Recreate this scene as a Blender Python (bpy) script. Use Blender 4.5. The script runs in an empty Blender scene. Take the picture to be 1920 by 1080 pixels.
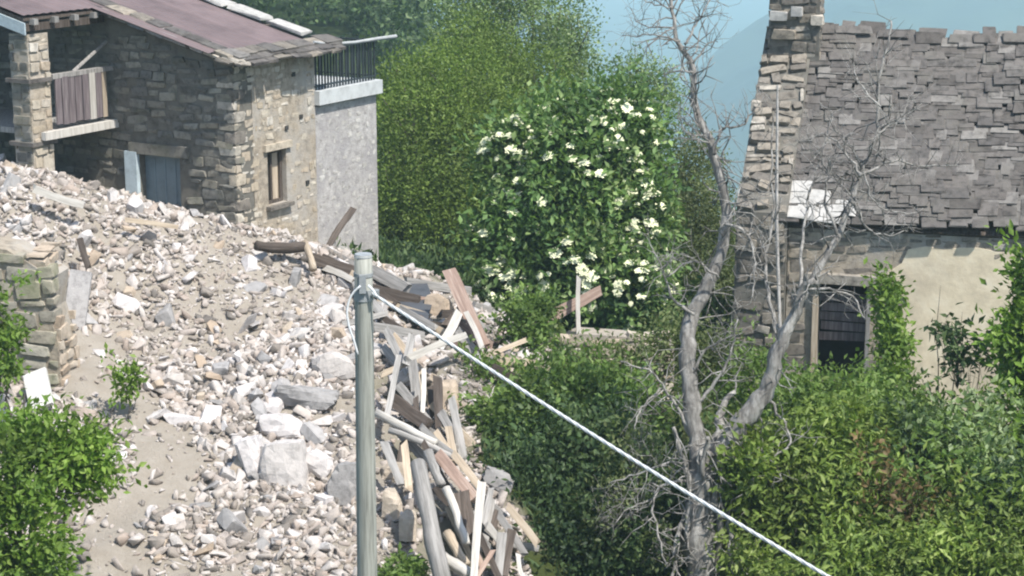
import bpy, bmesh, math, random
import numpy as np
from mathutils import Matrix, Vector
random.seed(7); rng = np.random.default_rng(7)
R = math.radians
scene = bpy.context.scene
COL = scene.collection

# ------------------------------------------------------------------ camera, sky, sun, exposure
PITCH = R(13.2); FPX = 3583.0
SP, CP = math.sin(PITCH), math.cos(PITCH)
cam = bpy.data.cameras.new('camera'); camo = bpy.data.objects.new('camera', cam); COL.objects.link(camo)
cam.sensor_width = 36.0; cam.lens = 36.0 * FPX / 1920.0
cam.clip_start = 0.1; cam.clip_end = 30000
camo.location = (0, 0, 0); camo.rotation_euler = (R(90) - PITCH, 0, 0)
scene.camera = camo

SUN_AZ = np.array([0.68, -0.733]); SUN_EL = R(57)
world = bpy.data.worlds.new('World'); scene.world = world; world.use_nodes = True
nt = world.node_tree; nt.nodes.clear()
sky = nt.nodes.new('ShaderNodeTexSky'); sky.sky_type = 'NISHITA'; sky.sun_disc = False
sky.sun_elevation = SUN_EL; sky.sun_rotation = math.atan2(SUN_AZ[0], SUN_AZ[1])
sky.air_density = 1.0; sky.dust_density = 1.5
bg = nt.nodes.new('ShaderNodeBackground'); bg.inputs[1].default_value = 0.12
out = nt.nodes.new('ShaderNodeOutputWorld')
nt.links.new(sky.outputs[0], bg.inputs[0]); nt.links.new(bg.outputs[0], out.inputs[0])
sl = bpy.data.lights.new('sun', 'SUN'); sl.energy = 4.2; sl.angle = R(1.2); sl.color = (1.0, 0.955, 0.88)
so = bpy.data.objects.new('sun', sl); COL.objects.link(so)
sd = Vector((SUN_AZ[0] * math.cos(SUN_EL), SUN_AZ[1] * math.cos(SUN_EL), math.sin(SUN_EL)))
so.rotation_euler = sd.to_track_quat('Z', 'Y').to_euler(); so.location = (20, -10, 40)
vs = scene.view_settings
vs.view_transform = 'Standard'; vs.look = 'None'; vs.gamma = 1.0; vs.exposure = 0.8; vs.use_curve_mapping = False
scene.render.engine = 'CYCLES'
scene.cycles.use_denoising = True
scene.cycles.max_bounces = 6; scene.cycles.transparent_max_bounces = 8; scene.cycles.volume_bounces = 2
scene.cycles.filter_width = 2.1

# ------------------------------------------------------------------ pixels to points
def P(px, py, D):
    """point on the ray of a photo pixel at depth D along the view axis"""
    u = (px - 960) / FPX * D; v = (540 - py) / FPX * D
    return np.array([u, D * CP + v * SP, -D * SP + v * CP])

# ------------------------------------------------------------------ mesh helpers
WL = {}
def setp(o, label=None, cat=None, group=None, kind=None):
    if label: o['label'] = label
    if cat: o['category'] = cat
    if group: o['group'] = group
    if kind: o['kind'] = kind
    return o
def empty(name, loc, label, cat, group=None):
    o = bpy.data.objects.new(name, None); COL.objects.link(o)
    o.location = tuple(loc); o.empty_display_size = 0.3
    WL[o.name] = np.array(loc, float)
    return setp(o, label, cat, group)
def mesh_data(name, V, F, mat=None, smooth=False, rnd=None):
    V = np.asarray(V, np.float32)
    me = bpy.data.meshes.new(name)
    if isinstance(F, np.ndarray):
        m, k = F.shape
        me.vertices.add(len(V)); me.vertices.foreach_set('co', V.ravel())
        me.loops.add(m * k); me.loops.foreach_set('vertex_index', F.astype(np.int32).ravel())
        me.polygons.add(m); me.polygons.foreach_set('loop_start', np.arange(0, m * k, k, dtype=np.int32))
        me.update(calc_edges=True)
    else:
        me.from_pydata([tuple(map(float, v)) for v in V], [], F)
    if rnd is not None:
        a = me.attributes.new('rnd', 'FLOAT', 'FACE'); a.data.foreach_set('value', np.asarray(rnd, np.float32))
    if smooth: me.polygons.foreach_set('use_smooth', np.ones(len(me.polygons), bool))
    if mat: me.materials.append(mat)
    return me
def mk(name, V, F, mat, parent=None, smooth=False, rnd=None, origin=None):
    V = np.asarray(V, float)
    if parent is not None: off = WL[parent.name]
    elif origin is not None: off = np.array(origin, float)
    else: off = np.array([V[:, 0].mean(), V[:, 1].mean(), V[:, 2].min()])
    me = mesh_data(name, V - off, F, mat, smooth, rnd)
    o = bpy.data.objects.new(name, me); COL.objects.link(o)
    if parent is not None: o.parent = parent
    else: o.location = tuple(off)
    WL[o.name] = off.copy()
    return o
def inst(name, me, M, parent=None):
    """object from shared mesh at world matrix M (parents are never rotated)"""
    o = bpy.data.objects.new(name, me); COL.objects.link(o)
    M = M.copy()
    if parent is not None:
        o.parent = parent; M.translation = M.translation - Vector(WL[parent.name])
    o.matrix_basis = M
    return o
def frame(c, X, Y, Z, s):
    m = Matrix.Identity(4)
    for i, (a, k) in enumerate(((X, s[0]), (Y, s[1]), (Z, s[2]))):
        for j in range(3): m[j][i] = float(a[j]) * k
    m.translation = Vector([float(x) for x in c]); return m
def nrm(v): v = np.asarray(v, float); return v / np.linalg.norm(v)
def box_vf(c, X, Y, Z, s):
    V = []
    for i in (-.5, .5):
        for j in (-.5, .5):
            for k in (-.5, .5): V.append(np.asarray(c) + np.asarray(X) * i * s[0] + np.asarray(Y) * j * s[1] + np.asarray(Z) * k * s[2])
    return V, [(0, 1, 3, 2), (4, 6, 7, 5), (0, 4, 5, 1), (2, 3, 7, 6), (0, 2, 6, 4), (1, 5, 7, 3)]
class MB:
    def __init__(s): s.V = []; s.F = []
    def add(s, V, F):
        n = len(s.V); s.V += list(V); s.F += [tuple(i + n for i in f) for f in F]; return s
    def box(s, c, X, Y, Z, d): return s.add(*box_vf(c, X, Y, Z, d))
    def prism(s, pts, off):
        n = len(pts); pts = [np.asarray(p, float) for p in pts]; off = np.asarray(off)
        V = pts + [p + off for p in pts]
        F = [tuple(range(n)), tuple(range(2 * n - 1, n - 1, -1))] + [(i, i + n, (i + 1) % n + n, (i + 1) % n) for i in range(n)]
        return s.add(V, F)
    def tube(s, pts, rad, seg=8, jit=0.0, cap=True):
        pts = [np.asarray(p, float) for p in pts]; n = len(pts); n0 = len(s.V)
        ref = np.array([0.3, 0.2, 1.0])
        for i, p in enumerate(pts):
            t = nrm(pts[min(i + 1, n - 1)] - pts[max(i - 1, 0)])
            if abs(np.dot(t, nrm(ref))) > .97: ref = np.array([1., 0.1, 0.2])
            a = nrm(np.cross(t, ref)); b = np.cross(t, a); ref = np.cross(a, t)
            for k in range(seg):
                th = 2 * math.pi * k / seg; r = rad[i] * (1 + random.uniform(-jit, jit))
                s.V.append(p + (a * math.cos(th) + b * math.sin(th)) * r)
        for i in range(n - 1):
            for k in range(seg):
                k2 = (k + 1) % seg
                s.F.append((n0 + i * seg + k, n0 + i * seg + k2, n0 + (i + 1) * seg + k2, n0 + (i + 1) * seg + k))
        if cap:
            s.F.append(tuple(n0 + k for k in range(seg))[::-1]); s.F.append(tuple(n0 + (n - 1) * seg + k for k in range(seg)))
        return s
    def build(s, name, mat, parent=None, smooth=False): return mk(name, s.V, s.F, mat, parent, smooth)
def resample(pts, n, wob=0.0):
    pts = np.array(pts, float); seg = np.linalg.norm(np.diff(pts, axis=0), axis=1); cum = np.r_[0, np.cumsum(seg)]
    # Catmull-Rom
    o = []
    for t in np.linspace(0, cum[-1], n):
        i = min(np.searchsorted(cum, t, 'right') - 1, len(pts) - 2); f = (t - cum[i]) / max(seg[i], 1e-9)
        p0, p1, p2, p3 = pts[max(i - 1, 0)], pts[i], pts[i + 1], pts[min(i + 2, len(pts) - 1)]
        q = .5 * ((2 * p1) + (-p0 + p2) * f + (2 * p0 - 5 * p1 + 4 * p2 - p3) * f * f + (-p0 + 3 * p1 - 3 * p2 + p3) * f ** 3)
        o.append(q + rng.normal(0, wob, 3) if wob else q)
    return o

# ------------------------------------------------------------------ materials
def base_mat(name, rough=0.85, spec=0.25):
    m = bpy.data.materials.new(name); m.use_nodes = True; t = m.node_tree
    b = t.nodes['Principled BSDF']; b.inputs['Roughness'].default_value = rough
    b.inputs['Specular IOR Level'].default_value = spec
    return m, t, b
def ramp(t, cols, fac, interp='LINEAR', lo=0., hi=1.):
    r = t.nodes.new('ShaderNodeValToRGB'); e = r.color_ramp.elements; r.color_ramp.interpolation = interp
    n = len(cols)
    for i, c in enumerate(cols):
        p = lo + (hi - lo) * i / max(n - 1, 1)
        if i < 2: e[i].position = p; e[i].color = (*c, 1)
        else: x = e.new(p); x.color = (*c, 1)
    t.links.new(fac, r.inputs[0]); return r.outputs[0]
def noise(t, scale, detail=5, rough=.6, vec=None):
    n = t.nodes.new('ShaderNodeTexNoise'); n.inputs['Scale'].default_value = scale
    n.inputs['Detail'].default_value = detail; n.inputs['Roughness'].default_value = rough
    if vec is not None: t.links.new(vec, n.inputs['Vector'])
    return n.outputs[0]
def mixc(t, a, b, fac, mode='MIX'):
    m = t.nodes.new('ShaderNodeMix'); m.data_type = 'RGBA'; m.blend_type = mode
    for i, x in ((6, a), (7, b)):
        if isinstance(x, tuple): m.inputs[i].default_value = (*x, 1)
        else: t.links.new(x, m.inputs[i])
    if isinstance(fac, float): m.inputs[0].default_value = fac
    else: t.links.new(fac, m.inputs[0])
    return m.outputs[2]
def coords(t, geo=True):
    if geo: return t.nodes.new('ShaderNodeNewGeometry').outputs['Position']
    return t.nodes.new('ShaderNodeTexCoord').outputs['Object']
def bump(t, b, h, strength, dist=0.02):
    n = t.nodes.new('ShaderNodeBump'); n.inputs['Strength'].default_value = strength; n.inputs['Distance'].default_value = dist
    t.links.new(h, n.inputs['Height']); t.links.new(n.outputs[0], b.inputs['Normal'])
def rnd_src(t, src):
    if src == 'obj': return t.nodes.new('ShaderNodeObjectInfo').outputs['Random']
    a = t.nodes.new('ShaderNodeAttribute'); a.attribute_name = 'rnd'; return a.outputs['Fac']
def stone_mat(name, cols, src='obj', var=0.55, sc=9., rough=.9, lich=None):
    m, t, b = base_mat(name, rough, .2)
    c = ramp(t, cols, rnd_src(t, src)); pos = coords(t)
    n1 = noise(t, sc, 6, .65, pos)
    k = ramp(t, [(1 - var,) * 3, (1.0,) * 3, (1 + var * .35,) * 3], n1, lo=.28, hi=.72)
    c = mixc(t, c, k, 1.0, 'MULTIPLY')
    if lich is not None:
        n2 = noise(t, 2.2, 5, .6, pos)
        f = ramp(t, [(0,) * 3, (0,) * 3, (0,) * 3, (.85,) * 3, (1,) * 3], n2)
        c = mixc(t, c, lich, f)
    t.links.new(c, b.inputs['Base Color'])
    bump(t, b, noise(t, 28., 6, .7, pos), .55, .02)
    return m
def plain_mat(name, col, var=.35, sc=6., rough=.8, spec=.25, bm=.3, stretch=None, col2=None, patch=None, psc=1.2):
    m, t, b = base_mat(name, rough, spec); pos = coords(t, geo=stretch is None)
    if stretch is not None:
        mp = t.nodes.new('ShaderNodeMapping'); mp.inputs['Scale'].default_value = stretch; t.links.new(pos, mp.inputs[0]); pos = mp.outputs[0]
    n1 = noise(t, sc, 6, .65, pos); d = tuple(x * (1 - var) for x in col); l = tuple(min(1, x * (1 + var * .5)) for x in col)
    c = ramp(t, [d, col, l] if col2 is None else [d, col, col2], n1, lo=.3, hi=.7)
    if patch is not None: c = mixc(t, c, patch, ramp(t, [(0,) * 3, (.8,) * 3], noise(t, psc, 6, .65, pos), lo=.46, hi=.62))
    oi = t.nodes.new('ShaderNodeObjectInfo').outputs['Random']
    c = mixc(t, c, ramp(t, [(.78,) * 3, (1.12,) * 3], oi), 1.0, 'MULTIPLY')
    t.links.new(c, b.inputs['Base Color']); bump(t, b, noise(t, sc * 3, 5, .7, pos), bm, .02)
    return m
def leaf_mat(name, cols, trans=.35):
    m, t, b = base_mat(name, .55, .3); pos = coords(t)
    c = ramp(t, cols, rnd_src(t, 'attr'))
    big = noise(t, 1.1, 3, .5, pos); c = mixc(t, c, ramp(t, [(.6,) * 3, (1.,) * 3, (1.35,) * 3], big, lo=.3, hi=.7), 1.0, 'MULTIPLY')
    t.links.new(c, b.inputs['Base Color'])
    tr = t.nodes.new('ShaderNodeBsdfTranslucent'); t.links.new(mixc(t, c, (1.25, 1.3, .6), 1.0, 'MULTIPLY'), tr.inputs[0])
    mx = t.nodes.new('ShaderNodeMixShader'); mx.inputs[0].default_value = trans
    o = t.nodes['Material Output']; t.links.new(b.outputs[0], mx.inputs[1]); t.links.new(tr.outputs[0], mx.inputs[2]); t.links.new(mx.outputs[0], o.inputs[0])
    return m
M = {}
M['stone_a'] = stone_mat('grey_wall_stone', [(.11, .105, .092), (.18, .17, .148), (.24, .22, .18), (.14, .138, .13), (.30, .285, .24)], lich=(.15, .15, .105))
M['stone_b'] = stone_mat('ochre_wall_stone', [(0.345, 0.287, 0.213), (0.425, 0.368, 0.287), (0.483, 0.443, 0.374), (0.380, 0.316, 0.241), (0.540, 0.506, 0.448)])
M['stone_c'] = stone_mat('gable_stone', [(0.129, 0.116, 0.100), (0.215, 0.192, 0.160), (0.291, 0.254, 0.205), (0.167, 0.150, 0.130), (0.408, 0.373, 0.319)], var=.65)
M['stone_d'] = stone_mat('ruin_stone', [(.30, .28, .22), (.38, .34, .27), (.26, .24, .20), (.46, .43, .36)], lich=(.17, .19, .10))
M['stone_r'] = stone_mat('render_stone', [(.36, .345, .325), (.43, .41, .38), (.50, .485, .46)])
M['rub_pale'] = stone_mat('pale_rubble', [(0.420, 0.386, 0.356), (0.504, 0.477, 0.459), (0.554, 0.525, 0.518)], var=.35)
M['rub_white'] = plain_mat('white_slab_stone', (.68, .67, .64), .12, 5.)
M['rub_grey'] = stone_mat('grey_rubble', [(0.258, 0.249, 0.242), (0.327, 0.318, 0.315), (0.378, 0.361, 0.350)], var=.4)
M['rub_tan'] = stone_mat('tan_rubble', [(0.352, 0.279, 0.212), (0.420, 0.345, 0.268), (0.436, 0.378, 0.309)], var=.35)
M['rub_small'] = stone_mat('rubble_mix', [(.17, .155, .14), (0.252, 0.222, 0.195), (0.378, 0.337, 0.306), (0.336, 0.279, 0.238), (0.471, 0.435, 0.409), (0.420, 0.378, 0.341), (0.554, 0.525, 0.510)], src='attr', var=.35)
M['slate'] = stone_mat('roof_slate', [(.075, .068, .062), (.105, .095, .087), (.135, .123, .113), (.09, .083, .078), (.12, .111, .103), (.20, .188, .174)], var=.7, sc=7., rough=.8, lich=(.14, .132, .115))
M['slate_mid'] = stone_mat('light_slate', [(.24, .235, .23), (.32, .31, .30)], var=.4)
M['slate_pale'] = stone_mat('pale_slate', [(0.353, 0.344, 0.323), (0.437, 0.424, 0.403)], var=.35)
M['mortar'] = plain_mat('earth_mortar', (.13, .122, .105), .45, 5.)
M['mortar_warm'] = plain_mat('warm_mortar', (.36, .31, .245), .45, 9., bm=.9, patch=(.42, .395, .36), psc=.9)
M['render'] = plain_mat('old_lime_render', (.38, .36, .345), .4, 8., col2=(.48, .465, .45), bm=.9, patch=(.30, .285, .285), psc=1.3)
M['plaster'] = plain_mat('beige_plaster', (0.672, 0.578, 0.424), .22, 3., col2=(0.762, 0.682, 0.530), bm=.35, patch=(0.515, 0.440, 0.329), psc=.8)
M['concrete'] = plain_mat('pale_concrete', (0.416, 0.432, 0.432), .25, 4.)
M['red_metal'] = plain_mat('red_brown_sheet', (.15, .112, .11), .3, 1.6, rough=.6, spec=.35, bm=.08)
M['iron'] = plain_mat('black_iron', (.035, .045, .05), .3, 8., rough=.55)
M['blue_metal'] = plain_mat('blue_grey_door', (.17, .225, .26), .25, 3., rough=.5, spec=.4, bm=.05)
M['blue_paint'] = plain_mat('pale_blue_paint', (.40, .47, .50), .25, 5.)
M['wood_grey'] = plain_mat('weathered_grey_wood', (0.288, 0.276, 0.260), .5, 2.4, stretch=(11, 11, .7), col2=(0.416, 0.400, 0.380))
M['wood_pale'] = plain_mat('bleached_wood', (0.504, 0.477, 0.432), .35, 2.4, stretch=(11, 11, .7), col2=(0.612, 0.594, 0.558))
M['wood_dark'] = plain_mat('dark_old_wood', (0.086, 0.068, 0.056), .5, 2.4, stretch=(11, 11, .7), col2=(0.143, 0.120, 0.105))
M['wood_red'] = plain_mat('reddish_wood', (.33, .235, .19), .4, 2.4, stretch=(11, 11, .7), col2=(.45, .36, .30))
M['wood_tan'] = plain_mat('tan_wood', (.44, .36, .27), .4, 2.4, stretch=(11, 11, .7), col2=(.55, .48, .38))
M['wood_purple'] = plain_mat('loggia_board', (.145, .12, .125), .4, 2.4, stretch=(11, 11, .7), col2=(.24, .21, .21))
M['tar'] = plain_mat('dark_tar_sheet', (.07, .075, .085), .35, 3., rough=.6)
M['pole'] = plain_mat('greenish_pole', (.27, .275, .245), .45, 3., stretch=(9, 9, .5), col2=(.36, .365, .33), bm=.35)
M['cable'] = plain_mat('grey_cable', (.58, .60, .61), .12, 6., rough=.45, spec=.4, bm=.05)
M['steel'] = plain_mat('galvanised_steel', (.33, .35, .36), .25, 8., rough=.5, spec=.5)
M['bark'] = plain_mat('bark', (.10, .085, .07), .5, 8., bm=.8)
M['dead'] = plain_mat('dead_grey_wood', (.25, .238, .22), .75, 11., stretch=(1, 1, .22), col2=(.46, .45, .425), bm=1.0)
M['glass'] = plain_mat('dim_window_glass', (.04, .05, .05), .2, 4., rough=.15, spec=.5, bm=.02)
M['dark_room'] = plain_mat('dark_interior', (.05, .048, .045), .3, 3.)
M['flower'] = plain_mat('cream_flower', (.74, .76, .52), .15, 20., bm=.0)
M['leaf_mid'] = leaf_mat('leaf_mid', [(0.062, 0.112, 0.026), (0.112, 0.185, 0.041), (0.147, 0.224, 0.054), (0.237, 0.317, 0.101)])
M['leaf_olive'] = leaf_mat('leaf_olive', [(0.071, 0.118, 0.022), (0.118, 0.179, 0.031), (0.136, 0.202, 0.036), (0.189, 0.252, 0.060)])
M['leaf_light'] = leaf_mat('leaf_light', [(.10, .165, .055), (.15, .225, .07), (.20, .27, .12), (.28, .34, .2)])
M['leaf_elder'] = leaf_mat('leaf_elder', [(0.054, 0.110, 0.037), (0.092, 0.168, 0.050), (0.146, 0.241, 0.070), (0.291, 0.379, 0.156)])
M['leaf_dark'] = leaf_mat('leaf_dark', [(0.031, 0.062, 0.024), (0.053, 0.095, 0.036), (0.083, 0.134, 0.048), (0.153, 0.213, 0.090)])
M['leaf_bright'] = leaf_mat('leaf_bright', [(0.067, 0.129, 0.018), (0.112, 0.196, 0.027), (0.151, 0.241, 0.039), (0.224, 0.314, 0.078)])
M['leaf_yell'] = leaf_mat('leaf_yellow_green', [(0.077, 0.125, 0.024), (0.133, 0.198, 0.037), (0.175, 0.244, 0.052), (0.280, 0.343, 0.108)])
M['leaf_brown'] = leaf_mat('leaf_brown', [(.16, .11, .05), (.22, .15, .075), (.12, .14, .05)])
M['leaf_dry'] = leaf_mat('leaf_dry', [(.09, .125, .042), (.125, .16, .06), (.18, .20, .09)])

# ------------------------------------------------------------------ stone shape library
def hull_mesh(pts, name, mat):
    bm = bmesh.new()
    for p in pts: bm.verts.new(p)
    r = bmesh.ops.convex_hull(bm, input=bm.verts)
    bmesh.ops.delete(bm, geom=[g for g in r['geom_interior'] if isinstance(g, bmesh.types.BMVert)], context='VERTS')
    bmesh.ops.triangulate(bm, faces=bm.faces)
    bmesh.ops.recalc_face_normals(bm, faces=bm.faces)
    me = bpy.data.meshes.new(name); bm.to_mesh(me); bm.free()
    if mat: me.materials.append(mat)
    return me
def block_pts(ch=.2, jit=.09):
    pts = []
    for i in (-1, 1):
        for j in (-1, 1):
            for k in (-1, 1):
                c = np.array([i, j, k]) * .5 * (1 - rng.uniform(0, jit * 2, 3))
                for ax in range(3):
                    q = c.copy(); q[ax] *= 1 - rng.uniform(.3, 1.) * ch * 1.6; pts.append(q)
    return pts
def shard_pts(n=11):
    p = rng.normal(size=(n, 3)); p /= np.linalg.norm(p, axis=1)[:, None]
    p = np.sign(p) * np.abs(p) ** .7
    return p * .5 * rng.uniform(.75, 1.1, (n, 1))
BLOCK = {}
def blocks(matkey, n=12):
    if matkey not in BLOCK: BLOCK[matkey] = [hull_mesh(block_pts(.22, .13), 'stone_shape', M[matkey]) for _ in range(n)]
    return BLOCK[matkey]
SHARD = {}
def shards(matkey, n=14):
    if matkey not in SHARD: SHARD[matkey] = [hull_mesh(block_pts(.3, .26) if i % 2 else shard_pts(9), 'fallen_stone_shape', M[matkey]) for i in range(n)]
    return SHARD[matkey]
UP = np.array([0, 0, 1.])
def stone_face(parent, O, U, V, N, w, h, mat, course=(.11, .19), length=(.16, .42), ok=None, depth=.16, proud=.03, gap=.016, name='stone', wob=.09, drop=0.04, pj=.024):
    """irregular coursed stones as parts; O lower corner, U along, V up the face, N outwards"""
    v = 0.0; n = 0
    while v < h - .04:
        c = min(random.uniform(*course), h - v); u = -random.uniform(0, .1)
        while u < w - .03:
            l = random.uniform(*length) * (c / .15) ** .4
            l = min(l, w - u)
            if l < .05: break
            uc, vc = max(u, 0) + (l - max(0, -u)) / 2, v + c / 2
            hh = c * random.uniform(.55, 1.2)
            if (ok is None or ok(uc, vc, l, hh)) and random.random() >= drop:
                pr = proud + random.uniform(-pj, pj)
                ctr = O + U * uc + V * (vc + .035 * math.sin(uc * 3.1 + v * 1.7) + random.uniform(-.025, .025)) + N * (pr - depth / 2)
                a = random.uniform(-wob, wob); U2 = nrm(U * math.cos(a) + V * math.sin(a)); V2 = nrm(np.cross(N, U2)); V2 = V2 if np.dot(V2, V) > 0 else -V2
                inst(name, random.choice(blocks(mat)), frame(ctr, U2, V2, N, ((l - max(0, -u)) - gap, hh - gap * .7, depth)), parent); n += 1
            u += l
        v += c
    return n
def holed_wall(mb, O, U, V, N, w, h, holes, th):
    us = sorted({0, w, *[x for q in holes for x in q[:2]]}); vs_ = sorted({0, h, *[x for q in holes for x in q[2:]]})
    for a, b in zip(us, us[1:]):
        for c, d in zip(vs_, vs_[1:]):
            um, vm = (a + b) / 2, (c + d) / 2
            if any(q[0] < um < q[1] and q[2] < vm < q[3] for q in holes): continue
            mb.box(O + U * um + V * vm - N * th / 2, U, V, N, (b - a, d - c, th))

# ------------------------------------------------------------------ terrain
HEAP = [(130, 1080, 24.5), (400, 1080, 24.5), (650, 1080, 24.5), (800, 1080, 24.6), (940, 1080, 24.8),
        (150, 900, 26.2), (400, 900, 26.5), (600, 900, 26.6), (790, 900, 26.5), (920, 960, 25.9),
        (40, 740, 27.9), (170, 720, 28.2), (400, 720, 28.9), (600, 700, 29.2), (780, 720, 29.0), (850, 800, 28.0),
        (180, 560, 30.6), (400, 560, 31.3), (600, 560, 32.1), (760, 580, 32.8), (920, 610, 32.4), (1000, 680, 30.8),
        (20, 400, 30.6), (110, 410, 30.9), (30, 325, 32.0), (110, 345, 32.4), (200, 365, 33.9), (330, 395, 33.8), (440, 425, 33.4), (560, 462, 34.4), (700, 500, 36.2), (800, 520, 35.5)]
pts = [P(*h) for h in HEAP]
pts += [np.array(p, float) for p in [
    (1.0, 23, -10.4), (3, 24, -10.6), (6, 24, -11), (10, 24, -11.4), (2.2, 29, -10.0), (7, 30, -10.7), (12, 30, -11.2), (4, 33, -9.9), (1.5, 34, -9.3),
    (2, 38, -9.6), (8, 38, -10.5), (14, 38, -11), (-1, 40, -9.2), (-6, 40, -8.2), (-12, 40, -7), (-14, 33, -5.8), (-13, 27, -8.0), (-12, 22, -9.4), (-6, 18, -10.6),
    (0, 18, -11.2), (6, 18, -11.6), (13, 18, -12), (0, 11, -11.8), (-10, 11, -11.4), (10, 11, -12), (18, 24, -12), (20, 36, -12), (-20, 30, -6), (-20, 44, -7), (0, 50, -10), (16, 50, -13), (-20, 14, -10.5)]]
pts = np.array(pts)
def tps_fit(xy, z, lam=.02):
    n = len(xy); d = np.linalg.norm(xy[:, None] - xy[None], axis=2); K = d ** 2 * np.log(np.maximum(d, 1e-9)) + np.eye(n) * lam
    A = np.zeros((n + 3, n + 3)); A[:n, :n] = K; A[:n, n] = 1; A[:n, n + 1:] = xy; A[n, :n] = 1; A[n + 1:, :n] = xy.T
    return np.linalg.solve(A, np.r_[z, 0, 0, 0])
TW = tps_fit(pts[:, :2], pts[:, 2])
def smooth(a, b, x): t = np.clip((x - a) / (b - a), 0, 1); return t * t * (3 - 2 * t)
def vnoise(x, y, s=1.0, seed=0):
    x = np.asarray(x) / s; y = np.asarray(y) / s; xi = np.floor(x); yi = np.floor(y); xf = x - xi; yf = y - yi
    def hsh(a, b): v = np.sin(a * 127.1 + b * 311.7 + seed * 17.3) * 43758.5453; return v - np.floor(v)
    u = xf * xf * (3 - 2 * xf); v = yf * yf * (3 - 2 * yf)
    return (hsh(xi, yi) * (1 - u) + hsh(xi + 1, yi) * u) * (1 - v) + (hsh(xi, yi + 1) * (1 - u) + hsh(xi + 1, yi + 1) * u) * v
def far_z(x, y):
    z = -10.0 - .01 * np.abs(x)
    k = smooth(-9, 3, x + (y - 50) * .02)
    z = z - k * np.minimum(np.maximum(y - 52, 0) * .34, 190)                              # the ground falls away into the valley
    z = z - (1 - k) * np.clip(y - 190, 0, 700) * .2 + 16 * smooth(-10, -70, x) * smooth(60, 190, y) * smooth(420, 190, y)
    z = np.maximum(z, -270)
    return z
HOLLOW = [(P(850, 600, 31.3)[:2], 1.0), (P(760, 700, 29.)[:2], .5), (P(870, 980, 25.2)[:2], .6), (P(790, 820, 27.2)[:2], .45)]
def ground_z(x, y):
    x = np.atleast_1d(np.asarray(x, float)); y = np.atleast_1d(np.asarray(y, float))
    xy = np.stack([x, y], 1); d = np.linalg.norm(xy[:, None] - pts[None, :, :2], axis=2)
    n = len(pts); near = (d ** 2 * np.log(np.maximum(d, 1e-9))) @ TW[:n] + TW[n] + xy @ TW[n + 1:]
    near = near + (vnoise(x, y, .8) - .5) * .18 + (vnoise(x, y, .33, 3) - .5) * .08
    near = near - .42 * np.max([np.exp(-((x - c[0]) ** 2 + (y - c[1]) ** 2) / r ** 2) for c, r in HOLLOW], 0)
    near = np.where(y < 8, np.minimum(near * smooth(-2, 8, y) - 1.7 * (1 - smooth(-2, 8, y)), -1.65), near)
    k = smooth(0, 1, np.maximum(np.maximum((np.abs(x) - 18) / 9, (y - 44) / 10), 0))
    return near * (1 - k) + far_z(x, y) * k
# rubble footprint, in plan
FOOT = np.array([P(*q)[:2] for q in [(-140, 1300, 22.2), (1010, 1300, 22.3), (985, 1080, 24.7), (965, 960, 25.8), (880, 850, 27.2), (880, 760, 28.4), (1040, 700, 30.4), (990, 590, 33.2), (820, 515, 35.8), (700, 485, 36.6), (560, 450, 36.), (200, 340, 36), (-140, 310, 34), (-140, 700, 27)]])
def inside(x, y):
    c = np.zeros(len(x), bool); j = len(FOOT) - 1
    for i in range(len(FOOT)):
        a, b = FOOT[i], FOOT[j]; j = i
        c ^= ((a[1] > y) != (b[1] > y)) & (x < (b[0] - a[0]) * (y - a[1]) / (b[1] - a[1] + 1e-12) + a[0])
    return c
def foot_dist(x, y):
    d = np.full(len(x), 1e9)
    for i in range(len(FOOT)):
        a, b = FOOT[i - 1], FOOT[i]; e = b - a; t = np.clip(((x - a[0]) * e[0] + (y - a[1]) * e[1]) / (e @ e), 0, 1)
        d = np.minimum(d, np.hypot(x - a[0] - t * e[0], y - a[1] - t * e[1]))
    return np.where(inside(x, y), d, -d)
# one sheet to the horizon, fine near, coarse far
def axis(lo, hi, step, far, g=1.16):
    a = list(np.arange(lo, hi + 1e-6, step)); s = step
    while a[-1] < far[1]: s *= g; a.append(a[-1] + s)
    s = step; b = []
    x = lo
    while x > far[0]: s *= g; x -= s; b.append(x)
    return np.array(b[::-1] + a)
ax_, ay_ = axis(-14, 14, .16, (-7000, 7000)), axis(16, 42, .16, (-60, 9000))
gx, gy = np.meshgrid(ax_, ay_); nx, ny = len(ax_), len(ay_)
gz = np.concatenate([ground_z(a, b) for a, b in zip(np.array_split(gx.ravel(), 40), np.array_split(gy.ravel(), 40))])
idx = np.arange(nx * ny).reshape(ny, nx)
F = np.stack([idx[:-1, :-1], idx[:-1, 1:], idx[1:, 1:], idx[1:, :-1]], -1).reshape(-1, 4)
gm, t, b = base_mat('ground_soil', .95, .1); pos = coords(t)
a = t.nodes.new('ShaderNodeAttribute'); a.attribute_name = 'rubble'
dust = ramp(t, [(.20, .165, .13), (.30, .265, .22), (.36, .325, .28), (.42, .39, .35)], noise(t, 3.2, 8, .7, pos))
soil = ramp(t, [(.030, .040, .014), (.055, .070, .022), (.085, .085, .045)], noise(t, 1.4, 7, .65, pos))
wood = ramp(t, [(.018, .035, .012), (.030, .055, .018), (.045, .075, .025)], noise(t, .05, 8, .7, pos))
sx = t.nodes.new('ShaderNodeSeparateXYZ'); t.links.new(pos, sx.inputs[0])
mr = t.nodes.new('ShaderNodeMapRange'); mr.inputs[1].default_value = 60; mr.inputs[2].default_value = 140; t.links.new(sx.outputs[1], mr.inputs[0])
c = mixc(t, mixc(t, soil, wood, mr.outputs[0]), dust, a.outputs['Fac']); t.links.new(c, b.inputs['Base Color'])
bump(t, b, noise(t, 16., 8, .75, pos), .8, .06)
g = mk('ground', np.stack([gx.ravel(), gy.ravel(), gz], 1), F, gm, origin=(0, 0, 0), smooth=True)
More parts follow.
